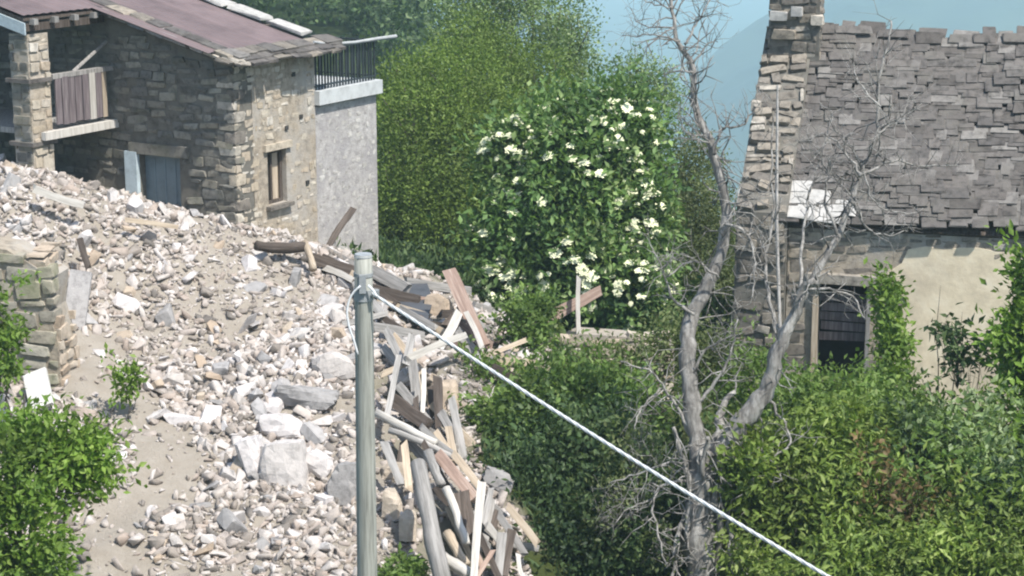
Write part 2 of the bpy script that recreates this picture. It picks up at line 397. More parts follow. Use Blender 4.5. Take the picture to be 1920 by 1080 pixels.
pile_shade = lambda x, y: np.max([np.exp(-((x - c[0]) ** 2 + (y - c[1]) ** 2) / r ** 2) for c, r in [(P(850, 600, 31.3)[:2], 1.3), (P(760, 700, 29.)[:2], .6), (P(870, 980, 25.2)[:2], .7), (P(790, 820, 27.2)[:2], .5)]], 0)
msk = (1 - .75 * pile_shade(gx.ravel(), gy.ravel())) * smooth(-.35, .35, foot_dist(gx.ravel(), gy.ravel()) + (vnoise(gx.ravel(), gy.ravel(), .5, 5) - .5) * .8)  # darker soil colour under the timber pile paints the shade in its gaps
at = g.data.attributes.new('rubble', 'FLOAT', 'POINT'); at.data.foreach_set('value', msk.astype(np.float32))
setp(g, kind='structure')

def hit(px, py, lift=0.0):
    """where the ray of a photo pixel meets the ground; lift moves it towards the camera"""
    Ds = np.linspace(20, 44, 600); q = np.array([P(px, py, d) for d in Ds]); gzv = ground_z(q[:, 0], q[:, 1])
    k = np.argmax(q[:, 2] < gzv) if (q[:, 2] < gzv).any() else len(Ds) - 1
    return P(px, py, Ds[k] - lift)
def gz1(x, y): return float(ground_z(x, y)[0])

# ------------------------------------------------------------------ mountains beyond the valley
def ridge(name, y0, y1, crest, seed, mat):
    xs = np.linspace(-1.6 * y1, 1.6 * y1, 190); ys = np.linspace(0, 1, 60); X, T = np.meshgrid(xs, ys); Y = y0 + (y1 - y0) * T
    c = crest(X / y1)
    z = -290 + (c + 290) * smooth(0, 1, T * 1.02) + (vnoise(X, Y, y1 * .06, seed) - .5) * 60 * (y1 / 1500) * (.3 + .7 * (1 - T)) + (vnoise(X, Y, y1 * .02, seed + 1) - .5) * 22 * (y1 / 1500) + (vnoise(X, Y, 14, seed + 2) - .5) * 14
    V = np.stack([X.ravel(), Y.ravel(), z.ravel()], 1)
    bk = np.stack([xs, np.full_like(xs, y1 * 1.4), np.full_like(xs, -300)], 1); V = np.r_[V, bk]
    i = np.arange(61 * 190).reshape(61, 190); Fm = np.stack([i[:-1, :-1], i[:-1, 1:], i[1:, 1:], i[1:, :-1]], -1).reshape(-1, 4)
    return setp(mk(name, V, Fm, mat, origin=(0, 0, -300), smooth=True), kind='structure')
mm = plain_mat('wooded_slope', (.040, .062, .028), .5, .012, col2=(.075, .095, .045), bm=.0)
def tt(px): return (px - 960) / FPX
def crest1(t): # rises to the right
    py = np.interp(t, [tt(300), tt(1000), tt(1230), tt(1330), tt(1400), tt(1490), tt(1560), tt(1900), tt(3500)], [330, 290, 215, 120, 62, 15, -20, -90, -160])
    return -np.tan(PITCH - np.arctan((540 - py) / FPX)) * 1300
def crest2(t):
    py = np.interp(t, [tt(-3000), tt(0), tt(960), tt(1300), tt(1900), tt(4000)], [-700, -520, -430, -460, -380, -600])
    return -np.tan(PITCH - np.arctan((540 - py) / FPX)) * 4200
ridge('mountain', 700, 1300, crest1, 11, mm)
ridge('mountain', 2200, 4200, crest2, 21, mm)


# ------------------------------------------------------------------ stone house with the red roof
TH = R(60)
UB = np.array([math.cos(TH), math.sin(TH), 0]); UA = np.array([-math.sin(TH), math.cos(TH), 0])
NB = np.array([UB[1], -UB[0], 0]); NA = np.array([UA[1] * -1, UA[0], 0]); NA = -UB
C0 = np.array([-4.86, 33.2, 0.0])
def H(s, b, z): return C0 + UA * s + UB * b + UP * z
ZB = -9.0
RS = .257                                             # roof rise per metre
def roof_z(s): return -3.78 + RS * (s + .25)
hb = gz1(*H(2, 2, 0)[:2])
house = empty('stone_house', H(0, 0, ZB), 'stone house with red sheet roof and loggia above the rubble', 'house')
mb = MB()
# gable wall (in shade), door opening
door = (1.257, 2.187, 0.0, -5.55 - ZB)
zt = roof_z(0) - .12 - ZB
holed_wall(mb, H(0, 0, ZB), UA, UP, NA, 6.2, zt, [door], .5)
mb.prism([H(0, 0, ZB + zt), H(6.2, 0, ZB + zt), H(6.2, 0, roof_z(6.2) - .12)], UB * .5)
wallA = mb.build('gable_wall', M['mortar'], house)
mb = MB(); win = (.92, 1.48, -6.45 - ZB, -5.47 - ZB)
holed_wall(mb, H(-.0, .52, ZB), UB, UP, NB, 1.9, zt, [(win[0] - .52, win[1] - .52, win[2], win[3])], .5)
wallB = mb.build('side_wall', M['mortar_warm'], house)
MB().box(H(3, 2.15, ZB + 2.4), UA, UB, UP, (5.4, .35, 4.6)).build('back_wall', M['mortar'], house)
def okA(u, v, l, h):
    if door[0] - .06 - l / 2 < u < door[1] + .06 + l / 2 and v - h / 2 < door[3] + .2: return False
    return v + ZB + h / 2 < roof_z(u) - .12 and v + ZB > -7.4 and not (u > 5.9)
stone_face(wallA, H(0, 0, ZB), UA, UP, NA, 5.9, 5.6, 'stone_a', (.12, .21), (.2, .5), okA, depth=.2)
def okB(u, v, l, h):
    z = v + ZB
    if win[0] - .08 - l / 2 < u < win[1] + .08 + l / 2 and win[2] - .1 - h / 2 < v < win[3] + .12 + h / 2: return False
    if z < -7.9: return False
    return random.random() < (1.0 if u < .3 else .8 if u < 1.6 else .5)
stone_face(wallB, H(0, 0, ZB), UB, UP, NB, 2.4, zt, 'stone_b', (.09, .17), (.1, .3), okB, depth=.16, proud=.014, pj=.008)
# quoins
z = -7.6; k = 0
while z < roof_z(0) - .25:
    h_ = random.uniform(.12, .26); lu, lb = ((random.uniform(.3, .52), random.uniform(.16, .26)) if k % 2 else (random.uniform(.16, .26), random.uniform(.26, .44))); k += 1
    inst('quoin', random.choice(blocks(random.choice(['stone_b', 'stone_a', 'stone_c']))), frame(H(lu / 2 - .035, lb / 2 - .035, z + h_ / 2), UA, UB, UP, (lu, lb, h_ - .015)), wallA); z += h_
# door
dr = MB().box(H((door[0] + door[1]) / 2, .17, (-5.55 + ZB) / 2), UA, UB, UP, (door[1] - door[0], .05, door[3])).build('door', M['blue_metal'], house); dr['label'] = 'blue grey metal door leaf half buried in rubble'
for s_ in (1.48, 1.72, 1.96): MB().box(H(s_, .138, (-5.6 + ZB) / 2), UA, UB, UP, (.02, .012, door[3] - .1)).build('door_rib', M['blue_metal'], dr)
MB().box(H(1.3, .128, -6.42), UA, UB, UP, (.03, .05, .14)).build('handle', M['iron'], dr)
MB().box(H(2.187 + .15, -.03, -6.35), UA, UB, UP, (.28, .12, 1.7)).build('door_jamb', M['blue_paint'], house)
MB().box(H(1.7, .02, -5.43), UA, UB, UP, (1.35, .2, .2)).build('lintel', M['stone_a'], house)
# window
w = MB()
zc, hw = (-6.45 - 5.47) / 2, .98
fr = MB().box(H(-.0, .955, zc) - NB * .13, UB, UP, NB, (.06, hw, .07)).box(H(0, 1.445, zc) - NB * .13, UB, UP, NB, (.06, hw, .07)).box(H(0, 1.2, -5.5) - NB * .13, UB, UP, NB, (.43, .06, .07)).box(H(0, 1.2, -6.42) - NB * .13, UB, UP, NB, (.43, .06, .07)).box(H(0, 1.16, zc) - NB * .13, UB, UP, NB, (.05, hw - .12, .06))
wi = fr.build('window', M['wood_dark'], house)
MB().box(H(0, 1.06, zc) - NB * .16, UB, UP, NB, (.16, hw - .12, .012)).build('pane', M['glass'], wi)
MB().box(H(0, 1.3, zc) - NB * .16, UB, UP, NB, (.24, hw - .12, .02)).build('shutter', M['wood_tan'], wi)
MB().box(H(0, 1.2, -6.49) + NB * .03, UB, UP, NB, (.72, .07, .16)).build('sill', M['stone_c'], wi)
MB().box(H(0, 1.2, -5.39) + NB * .02, UB, UP, NB, (.8, .12, .1)).build('lintel', M['stone_b'], house)
for (b_, z_) in ((1.75, -4.15), (1.95, -4.95), (1.5, -5.1), (2.1, -6.2)):
    MB().box(H(0, b_, z_) + NB * .012, UB, UP, NB, (.09, .08, .03)).build('socket_shade', M['dark_room'], house)  # dark blocks on the wall face, painting the shade of holes
# roof
def RP(s, b, dz=0.0): return H(s, b, roof_z(s) + dz)
mb = MB()
mb.prism([RP(-.25, -.32), RP(2.75, -.32), RP(2.75, -2.15), RP(6.4, -2.15), RP(6.4, 2.62), RP(-.25, 2.62)], UP * .05)
roof = mb.build('roof', M['wood_dark'], house)
sn = nrm(np.cross(UB, UA + UP * RS)); sn = sn if sn[2] > 0 else -sn; sv = nrm(UA + UP * RS)
def rsheet(s0, s1, b0, b1):
    n = max(2, int((b1 - b0) / .09)); V = []; Fq = []
    for i in range(n + 1):
        b_ = b0 + (b1 - b0) * i / n; d = .105 + (.014 if i % 2 else 0)
        V += [RP(s0, b_, d), RP(s1, b_, d)]
    Fq = [(2 * i, 2 * i + 1, 2 * i + 3, 2 * i + 2) for i in range(n)]
    return mk('roof_sheet', V, Fq, M['red_metal'], roof)
b_ = -2.17
while b_ < 2.3:
    e = min(b_ + .86, 2.3)
    rsheet(2.72 if e <= .1 else .16 + .02 * math.sin(b_ * 5), 3.4, b_, e - .012); rsheet(3.36, 6.45, b_ + .006, e - .008); b_ += .86
rsheet(.2, 2.75, -.02, .38)
def slab(c, X, Y, Z, d, mat='slate', name='roof_slab', parent=None):
    return inst(name, random.choice(blocks(mat)), frame(c, X, Y, Z, d), parent if parent is not None else roof)
for row in range(3):                                  # slates under the sheet along the near edge and the eave
    s_ = -.3
    while s_ < 2.8:
        l = random.uniform(.3, .55); slab(RP(s_ + l / 2, -.22 + .12 * row + random.uniform(-.05, .04), .045 + .035 * row), sv, UB, sn, (l, random.uniform(.3, .42), .06), random.choice(['slate', 'stone_c', 'slate', 'slate_mid'])); s_ += l * .93
    bb = -.3
    while bb < 2.7:
        l = random.uniform(.28, .55); slab(RP(-.26 + .13 * row + random.uniform(-.05, .04), bb + l / 2, .05 + .03 * row), UB, sv, sn, (l, random.uniform(.3, .45), .06), random.choice(['slate', 'slate', 'stone_c'])); bb += l * .93
s_ = .2
while s_ < 6:                                         # pale capping slabs on the far edge
    l = random.uniform(.55, 1.0); slab(RP(s_ + l / 2, 2.5 + random.uniform(-.08, .05), .17), sv, UB, sn, (l, .42, .07), 'slate_pale', 'capping_slab'); s_ += l * .95
for i, bb in enumerate((-1.95, -1.45, -.95, -.45)):
    MB().box(RP(2.9, bb, -.06), UA, UB, UP, (.5, .1, .1)).build('rafter_end', M['wood_grey'], roof)
MB().prism([RP(2.7, -2.16, -.02), RP(6.4, -2.16, -.02), RP(6.4, -2.16, -.22), RP(2.7, -2.16, -.22)], UB * -.03).build('fascia', M['blue_paint'], roof)
MB().box(RP(2.85, -1.1, -.14) , UA, UB, UP, (.14, 2.0, .14)).build('eave_beam', M['wood_dark'], roof)
# loggia pillar
pm = MB().box(H(3.02, -1.78, (-8.2 - 3.25) / 2), UA, UB, UP, (.42, .5, 4.95)); pillar = pm.build('pillar', M['mortar_warm'], house)
Op = H(2.81, -2.03, -8.2)
stone_face(pillar, Op, UB, UP, NB, .5, 4.9, 'stone_b', (.13, .24), (.2, .5), depth=.12)
stone_face(pillar, Op, UA, UP, NA, .42, 4.9, 'stone_a', (.13, .24), (.2, .42), depth=.12)
for z_ in (-4.05, -5.15): MB().box(H(3.02, -1.8, z_), UA, UB, UP, (.56, .62, .07)).build('stone_band', M['slate'], pillar)
# loggia floor, boards and rails
fl = MB().box(H(4.5, -.86, -5.0), UA, UB, UP, (3.5, 1.68, .1)).build('loggia_floor', M['wood_grey'], house)
MB().box(H(2.70, -.83, -5.02), UA, UB, UP, (.1, 2.1, .14)).build('floor_beam', M['wood_pale'], fl)
MB().box(H(2.78, -.75, -4.02), UA, UB, UP, (.12, 1.6, .08)).build('rail', M['wood_grey'], house)
MB().box(H(2.78, -.85, -4.80), UA, UB, UP, (.05, 1.3, .07)).build('rail', M['wood_grey'], house)
bb = -1.5; k = 0
while bb < -.22:
    wd = random.uniform(.12, .18); mt = 'wood_pale' if k in (5,) else 'wood_tan' if k == 7 else 'wood_purple'  # paler wood on two boards paints the sunlight falling on them
    o = MB().box(H(2.74 + random.uniform(-.01, .01), bb + wd / 2, -4.46), UA, UB, UP, (.03, wd - .02, .84 + random.uniform(-.05, .03))).build('board', M[mt], house); bb += wd; k += 1
mb = MB(); mb.tube([H(2.85, -.9, -4.0), H(2.85, .0, -3.55)], [.035, .03], 6).build('brace', M['wood_grey'], house)
MB().box(H(6.0, -.9, -4.1), UA, UB, UP, (.1, 1.7, 1.8)).build('loggia_end_wall', M['wood_purple'], house)
# terrace wing
ZS = -4.53
mb = MB(); mb.box(H(1.5, 3.42, (ZB + ZS - .3) / 2), UA, UB, UP, (3.0, 2.02, (ZS - .3) - ZB)); wing = mb.build('terrace_wall', M['render'], house)
def okT(u, v, l, h): return v + ZB > -8.6 and random.random() < .45
stone_face(wing, H(0, 2.43, ZB), UB, UP, NB, 1.98, ZS - .36 - ZB, 'stone_r', (.08, .14), (.08, .22), okT, depth=.1, proud=.006, pj=.006)
MB().box(H(1.48, 3.44, ZS - .13), UA, UB, UP, (3.2, 2.1, .26)).build('terrace_slab', M['concrete'], house)
rl = MB().box(H(.0, 3.42, ZS + .76), UA, UB, UP, (.05, 2.06, .035)).box(H(.0, 3.42, ZS + .08), UA, UB, UP, (.03, 2.02, .025)).box(H(1.4, 4.4, ZS + .76), UA, UB, UP, (2.8, .04, .035)).box(H(1.4, 4.4, ZS + .08), UA, UB, UP, (2.8, .03, .025)).build('railing', M['iron'], house)
for i in range(21): MB().box(H(0, 2.46 + i * .096, ZS + .4), UA, UB, UP, (.026, .026, .78)).build('baluster', M['iron'], rl)
for i in range(1, 22): MB().box(H(i * .13, 4.4, ZS + .4), UA, UB, UP, (.026, .026, .78)).build('baluster', M['iron'], rl)
mb = MB(); mb.tube([H(-.16, 2.2, roof_z(-.2) + .17), H(-.12, 2.75, ZS + .84), H(-.1, 3.6, ZS + .80), H(-.1, 4.4, ZS + .8), H(-.1, 5.0, ZS + .79)], [.025, .03, .03, .035, .04], 8).build('handrail', M['concrete'], house)

# ------------------------------------------------------------------ right-hand slate roofed house
TH2 = R(15)
UR = np.array([math.cos(TH2), -math.sin(TH2), 0]); WR = np.array([math.sin(TH2), math.cos(TH2), 0]); NR = -WR
E0 = P(1478, 412, 34.0); ZE = E0[2]; E0 = np.array([E0[0], E0[1], 0])
def G(l, w, z): return E0 + UR * l + WR * w + UP * z
ZG = -11.6; RISE = 2.98 / 3.5; RL = math.hypot(3.5, 2.98)
cot = empty('slate_cottage', G(0, .12, ZG), 'old cottage with sagging stone slate roof and flaking beige plaster', 'house')
dz0, dz1 = -9.6 - ZG, -7.72 - ZG
mb = MB(); FW = .13
holed_wall(mb, G(0, FW, ZG), UR, UP, NR, 6.5, ZE - .12 - ZG, [(.56, 1.42, dz0, dz1)], .5)
front = mb.build('front_wall', M['mortar_warm'], cot)
MB().prism([G(-.1, FW + .5, ZG), G(-.1, 7.0, ZG), G(-.1, 7.0, ZE - .2), G(-.1, 3.5 + .0, ZE + 2.98 - .2), G(-.1, FW + .5, ZE + .2)], UR * .5).build('gable_core', M['mortar'], cot)
MB().box(G(3.2, 7.0, (ZG + ZE) / 2), UR, WR, UP, (6.6, .4, ZE - ZG - .1)).build('back_wall', M['mortar'], cot)
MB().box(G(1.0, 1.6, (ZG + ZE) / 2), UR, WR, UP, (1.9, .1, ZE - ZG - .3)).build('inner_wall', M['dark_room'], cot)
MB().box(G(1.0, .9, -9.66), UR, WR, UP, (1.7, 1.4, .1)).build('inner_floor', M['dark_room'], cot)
def okF(u, v, l, h):
    if .56 - l / 2 - .02 < u < 1.42 + l / 2 + .02 and dz0 < v < dz1 + .16 + h / 2: return False
    if v + ZG < -10.6: return False
    if u > 1.95 + .25 * math.sin(v * 7) and v + ZG < ZE - .35: return random.random() < .04
    return True
stone_face(front, G(0, FW, ZG), UR, UP, NR, 4.3, ZE - .15 - ZG, 'stone_c', (.13, .24), (.2, .5), okF, depth=.2, proud=.02)
# plaster coat with a ragged edge
e = [G(1.95 + .22 * math.sin(z_ * 7 + 1) + random.uniform(-.06, .06), FW - .035, z_) for z_ in np.linspace(-10.8, ZE - .45, 16)]
top = [G(x, FW - .035, ZE - .38 + random.uniform(-.08, .06)) for x in np.linspace(2.4, 6.4, 14)]
MB().prism(e + top + [G(6.45, FW - .035, -10.8)], WR * .034).build('plaster', M['plaster'], cot)
MB().box(G(.99, FW - .02, -7.62), UR, UP, WR, (1.3, .17, .3)).build('lintel', M['stone_c'], cot)
for i, z_ in enumerate((-8.02, -8.2, -8.38, -8.56, -8.75)):
    MB().box(G(.99 + .03 * (i % 2), FW + .2 + .01 * i, z_), nrm(UR + UP * random.uniform(-.05, .05)), UP, WR, (.82, .15, .03)).build('door_board', M['wood_purple'], cot)
MB().box(G(.53, FW - .04, -8.5), UR, UP, WR, (.1, 1.75, .1)).build('door_post', M['wood_tan'], cot)
MB().box(G(1.47, FW - .04, -8.6), UR, UP, WR, (.07, 1.3, .08)).build('door_post', M['wood_grey'], cot)
# roof deck and slates
RV = nrm(WR + UP * RISE); RN = nrm(np.cross(UR, RV)); RN = RN if RN[2] > 0 else -RN
def sag(a, b): return -.07 * math.sin(math.pi * min(max(a / 5.5, 0), 1)) - .05 * math.sin(a * 1.7 + b) - .03 * math.cos(b * 2.2 + a * .8)
EV = G(0, -.02, ZE)
mb = MB(); mb.prism([EV + UR * -.1 - RN * .16, EV + UR * 6.6 - RN * .16, EV + UR * 6.6 + RV * RL - RN * .16, EV - UR * .1 + RV * RL - RN * .16], RN * -.06)
mb.prism([G(-.1, 3.5, ZE + 2.98 - .2), G(6.6, 3.5, ZE + 2.98 - .2), G(6.6, 7.2, ZE - .2), G(-.1, 7.2, ZE - .2)], UP * .06)
rdeck = mb.build('roof', M['wood_dark'], cot)
slates = []
b_ = -.05; tilt = .10
while b_ < RL - .02:
    ex = random.uniform(.085, .125); a_ = -.12 - random.uniform(0, .2)
    while a_ < 6.6:
        l = random.uniform(.2, .6); dp = ex + random.uniform(.16, .3)
        y0 = b_ + random.uniform(-.06, .05) + .05 * math.sin(a_ * 2.3 + b_)
        th = random.uniform(.03, .065)
        slates.append((a_ + l / 2, y0, l - random.uniform(.0, .03), dp, th, random.uniform(-.07, .09))); a_ += l + (random.random() < .25) * .05
    b_ += ex
def inframe(p):
    D = p[1] * CP - p[2] * SP; return 960 + FPX * p[0] / D < 1960
def slate_M(sl_):
    a_, y0, l, dp, th, tw = sl_
    c = EV + UR * a_ + RV * (y0 + dp / 2) + RN * (sag(a_, y0) + .05 + tw * .2)
    tl = tilt + abs(tw) * 1.8; V2 = nrm(RV - RN * tl * .5 ); r = tw * .8; U2 = nrm(UR * math.cos(r) + V2 * math.sin(r)); V2 = nrm(V2 - U2 * np.dot(U2, V2)); N2 = np.cross(U2, V2)
    return frame(c, U2, V2, N2, (l, dp, th))
vis = [s_ for s_ in slates if inframe(EV + UR * (s_[0] - s_[2] / 2) + RV * s_[1])]
vis.sort(key=lambda s_: -s_[2]); keep = set(map(id, vis[:300]))
rest = MB(); rr = []
lib = [([np.array(v.co) for v in me.vertices], [tuple(p.vertices) for p in me.polygons]) for me in blocks('slate', 14)]
for s_ in slates:
    if id(s_) in keep: inst('slate', random.choice(blocks('slate')), slate_M(s_), rdeck)
    else:
        Mx = slate_M(s_); V_, F_ = random.choice(lib); A = np.array(Mx)
        rest.add([A[:3, :3] @ v + A[:3, 3] for v in V_], F_); rr += [random.random()] * len(F_)
M['slate_attr'] = stone_mat('roof_slate_small', [(.075, .068, .062), (.105, .095, .087), (.135, .123, .113), (.09, .083, .078), (.12, .111, .103), (.20, .188, .174)], src='attr', var=.7, sc=7., rough=.8, lich=(.14, .132, .115))
o = mk('small_slates', rest.V, rest.F, M['slate_attr'], rdeck, rnd=rr); o['kind'] = 'stuff'
for (a_, y0, l, dp) in ((.2, .0, .55, .45), (.62, -.03, .6, .5), (.1, .3, .45, .4), (.5, .36, .42, .36), (.98, .12, .4, .4), (.12, .58, .5, .3)):
    inst('pale_slate', random.choice(blocks('slate_pale')), frame(EV + UR * a_ + RV * (y0 + dp / 2) + RN * (sag(a_, y0) + .1), UR, nrm(RV - RN * .06), nrm(np.cross(UR, RV - RN * .06)), (l, dp, .05)), rdeck)
a_ = -.1
while a_ < 6.5:                                       # ridge stones
    l = random.uniform(.25, .9); inst('ridge_slab', random.choice(blocks('slate')), frame(EV + UR * (a_ + l / 2) + RV * (RL - .06) + RN * (sag(a_, RL) + .12) , nrm(UR + UP * random.uniform(-.03, .03)), nrm(RV + RN * random.uniform(.05, .4)), RN, (l, random.uniform(.16, .3), .05)), rdeck); a_ += l * random.uniform(.9, 1.1)
# gable wall rising past the roof, with chimney
gx0, gx1 = -.92, -.015
gab = MB().prism([G(gx0, -.06, ZG), G(gx0, 3.7, ZG), G(gx0, 3.7, ZE + 2.98 + .1), G(gx0, 3.35, ZE + 2.98 + .1), G(gx0, -.06, ZE + .12)], UR * (gx1 - gx0)).build('gable_wall', M['mortar'], cot)
stone_face(gab, G(gx0, -.06, ZG), UR, UP, NR, gx1 - gx0, ZE + .1 - ZG, 'stone_c', (.12, .24), (.2, .5), lambda u, v, l, h: v + ZG > -10.4, depth=.2, proud=.04, wob=.2, pj=.05)
gv = nrm(WR * 3.41 + UP * 2.98); gn = nrm(np.cross(UR, gv)); gn = gn if gn[2] > 0 else -gn
stone_face(gab, G(gx0, -.06, ZE + .12), UR, gv, gn, gx1 - gx0, 4.4, 'stone_c', (.12, .28), (.14, .55), depth=.22, proud=.08, wob=.28, pj=.07)
stone_face(gab, G(gx0, 3.6, ZG), -WR, UP, -UR, 3.6, 7.5, 'stone_c', (.14, .24), (.2, .5), lambda u, v, l, h: (v + ZG) < ZE + .1 + (3.6 - u) * .87 and v + ZG > -8.5, depth=.2, proud=.03)
MB().prism([G(gx0 + .1, 2.75, ZE + 2.0), G(gx1 + .18, 2.75, ZE + 2.0), G(gx1 + .14, 2.75, ZE + 4.2), G(gx0 + .2, 2.75, ZE + 4.2)], WR * .75).build('chimney', M['mortar'], cot)
chim = cot.children[-1]
stone_face(chim, G(gx0 + .1, 2.75, ZE + 2.3), UR, UP, NR, .92, 1.9, 'stone_c', (.13, .24), (.22, .5), depth=.2, proud=.03, wob=.1)
stone_face(chim, G(gx0 + .1, 3.5, ZE + 2.3), -WR, UP, -UR, .75, 1.9, 'stone_c', (.13, .24), (.2, .4), depth=.2, proud=.0, wob=.1)
stone_face(chim, G(gx1 + .16, 2.75, ZE + 2.3), WR, UP, UR, .75, 1.9, 'stone_c', (.13, .24), (.2, .4), depth=.2, proud=.02, wob=.1)
for (l_, z_, sx_, mt) in ((-.62, 3.35, .34, 'slate_pale'), (-.28, 3.45, .24, 'slate_pale'), (-.5, 3.02, .5, 'stone_c'), (.1, 3.3, .26, 'stone_b')):
    inst('stone', random.choice(blocks(mt)), frame(G(l_, 2.72, ZE + z_), UR, UP, WR, (sx_, .2, .2)), chim)
o = MB().tube([P(1463, 640, 33.4), P(1456, 420, 33.45), P(1458, 160, 33.6)], [.03, .027, .02], 8, .15).build('wooden_pole', M['wood_grey'])
setp(o, 'tall thin weathered wooden pole upright against the stone gable', 'pole')

# ------------------------------------------------------------------ rubble heap
def scatter_foot(n, dens):
    lo, hi = FOOT.min(0), FOOT.max(0); X, Y = [], []
    while sum(map(len, X)) < n:
        x = rng.uniform(lo[0], hi[0], n); y = rng.uniform(lo[1], hi[1], n)
        k = (foot_dist(x, y) > -.15) & (rng.uniform(size=n) < dens(x, y)); X.append(x[k]); Y.append(y[k])
    return np.concatenate(X)[:n], np.concatenate(Y)[:n]
def proj(p):
    p = np.atleast_2d(p); D = p[:, 1] * CP - p[:, 2] * SP; v = p[:, 1] * SP + p[:, 2] * CP
    return 960 + FPX * p[:, 0] / D, 540 - FPX * v / D
pa = np.array([P(130, 1080, 24.5)[:2], P(330, 900, 26.4)[:2], P(200, 740, 28.)[:2], P(130, 640, 29.2)[:2]])   # trodden dusty strip
def strip(x, y):
    d = np.full(len(x), 9.)
    for a, b in zip(pa, pa[1:]):
        e = b - a; tt_ = np.clip(((x - a[0]) * e[0] + (y - a[1]) * e[1]) / (e @ e), 0, 1); d = np.minimum(d, np.hypot(x - a[0] - tt_ * e[0], y - a[1] - tt_ * e[1]))
    return smooth(.25, 1.0, d + (vnoise(x, y, .6, 9) - .5) * .7)
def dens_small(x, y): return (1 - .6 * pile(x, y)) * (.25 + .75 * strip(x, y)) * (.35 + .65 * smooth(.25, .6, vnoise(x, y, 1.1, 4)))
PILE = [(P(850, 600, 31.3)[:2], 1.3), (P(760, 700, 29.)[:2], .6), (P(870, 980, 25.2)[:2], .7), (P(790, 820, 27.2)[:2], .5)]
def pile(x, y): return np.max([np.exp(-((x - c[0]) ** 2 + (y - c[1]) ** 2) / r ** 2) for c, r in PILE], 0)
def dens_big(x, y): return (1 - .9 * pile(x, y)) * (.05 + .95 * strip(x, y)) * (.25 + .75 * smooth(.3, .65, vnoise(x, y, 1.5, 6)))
SV = []
for i in range(26):
    me = hull_mesh(block_pts(.2, .34) if i % 3 else shard_pts(8), 'tmp', None)
    v = np.array([x.co for x in me.vertices]); f = np.array([p.vertices for p in me.polygons]); SV.append((v, f)); bpy.data.meshes.remove(me)
def rot_batch(n, tiltmax=1.0):
    q = rng.normal(size=(n, 4)); q[:, 1:3] *= tiltmax; q /= np.linalg.norm(q, axis=1)[:, None]; w_, x_, y_, z_ = q.T
    return np.stack([1 - 2 * (y_ * y_ + z_ * z_), 2 * (x_ * y_ - z_ * w_), 2 * (x_ * z_ + y_ * w_), 2 * (x_ * y_ + z_ * w_), 1 - 2 * (x_ * x_ + z_ * z_), 2 * (y_ * z_ - x_ * w_), 2 * (x_ * z_ - y_ * w_), 2 * (y_ * z_ + x_ * w_), 1 - 2 * (x_ * x_ + y_ * y_)], 1).reshape(n, 3, 3)
def chunk_ground(x, y): return np.concatenate([ground_z(a, b) for a, b in zip(np.array_split(x, 60), np.array_split(y, 60))])
def stone_cloud(n, dens, smin, smax, power):
    x, y = scatter_foot(n, dens); z = chunk_ground(x, y); s_ = smin * (smax / smin) ** (rng.uniform(size=n) ** power)
    dims = s_[:, None] * np.stack([rng.uniform(.9, 1.7, n), rng.uniform(.7, 1.1, n), rng.uniform(.35, .75, n)], 1)
    return np.stack([x, y, z + dims[:, 2] * rng.uniform(-.05, .35, n)], 1), dims, rot_batch(n, .45)
VV, FF, RR = [], [], []; off = 0
for (n, dn, a, b, pw) in ((15000, dens_small, .02, .08, 1.2), (11500, dens_big, .07, .17, 1.4), (2600, dens_big, .14, .26, 1.3)):
    c_, d_, r_ = stone_cloud(n, dn, a, b, pw); kind = rng.integers(0, len(SV), n); rv = rng.uniform(size=n)
    for k in range(len(SV)):
        i = np.where(kind == k)[0]; v, f = SV[k]
        W = np.einsum('nij,nvj->nvi', r_[i], v[None] * d_[i][:, None, :]) + c_[i][:, None, :]
        VV.append(W.reshape(-1, 3)); FF.append((f[None] + (np.arange(len(i)) * len(v))[:, None, None] + off).reshape(-1, 3)); off += len(i) * len(v)
        RR.append(np.repeat(rv[i], len(f)))
o = mk('rubble', np.concatenate(VV), np.concatenate(FF), M['rub_small'], rnd=np.concatenate(RR))
setp(o, 'loose broken stone and mortar covering the collapse slope', 'rubble', kind='stuff')
KINDS = ['rub_pale', 'rub_grey', 'rub_tan']
LAND = {'under the loggia pillar': P(80, 345, 32.2), 'below the blue metal door': P(290, 400, 33), 'below the side wall window': P(500, 460, 33.5), 'under the leaning dark board': P(620, 490, 33.8),
        'beside the mossy wall stub': P(150, 520, 30.5), 'above the small seedling': P(260, 640, 29.5), 'on the open middle slope': P(420, 580, 31), 'uphill of the largest boulder': P(480, 760, 28.2),
        'behind the utility pole': P(650, 640, 30.2), 'beside the crossed timbers': P(760, 660, 29.6), 'next to the largest boulder': P(560, 890, 26.6), 'left of the thick log': P(720, 960, 25.8),
        'beside the dusty strip': P(330, 820, 27.2), 'downhill of the largest boulder': P(500, 1030, 25), 'at the end of the dusty strip': P(250, 1040, 25), 'near the fan of boards': P(950, 990, 25.6), 'near the wide tan plank': P(930, 650, 31)}
cnt = 0
while cnt < 290:
    c_, d_, r_ = stone_cloud(60, dens_big, .2, .46, 1.7)
    px, py = proj(c_)
    for i in range(60):
        if cnt >= 290 or not (-20 < px[i] < 1010 and 300 < py[i] < 1090): continue
        k = random.choices((0, 1, 2), (5, 3, 2))[0]
        Mx = Matrix(r_[i].tolist()).to_4x4() @ Matrix.Diagonal((*map(float, d_[i]), 1)); Mx.translation = Vector(c_[i].tolist())
        lk = min(LAND, key=lambda q: np.linalg.norm(LAND[q] - c_[i])); col_ = ('pale', 'grey', 'tan')[k]
        shp = 'flat' if d_[i][2] < .42 * d_[i][0] else 'blocky'; siz = 'large' if d_[i][0] > .36 else 'small'
        setp(inst('fallen_stone', random.choice(shards(KINDS[k])), Mx), f'{siz} {shp} {col_} stone fallen {lk}', 'stone', f'{siz} {shp} {col_} stones {lk}'); cnt += 1
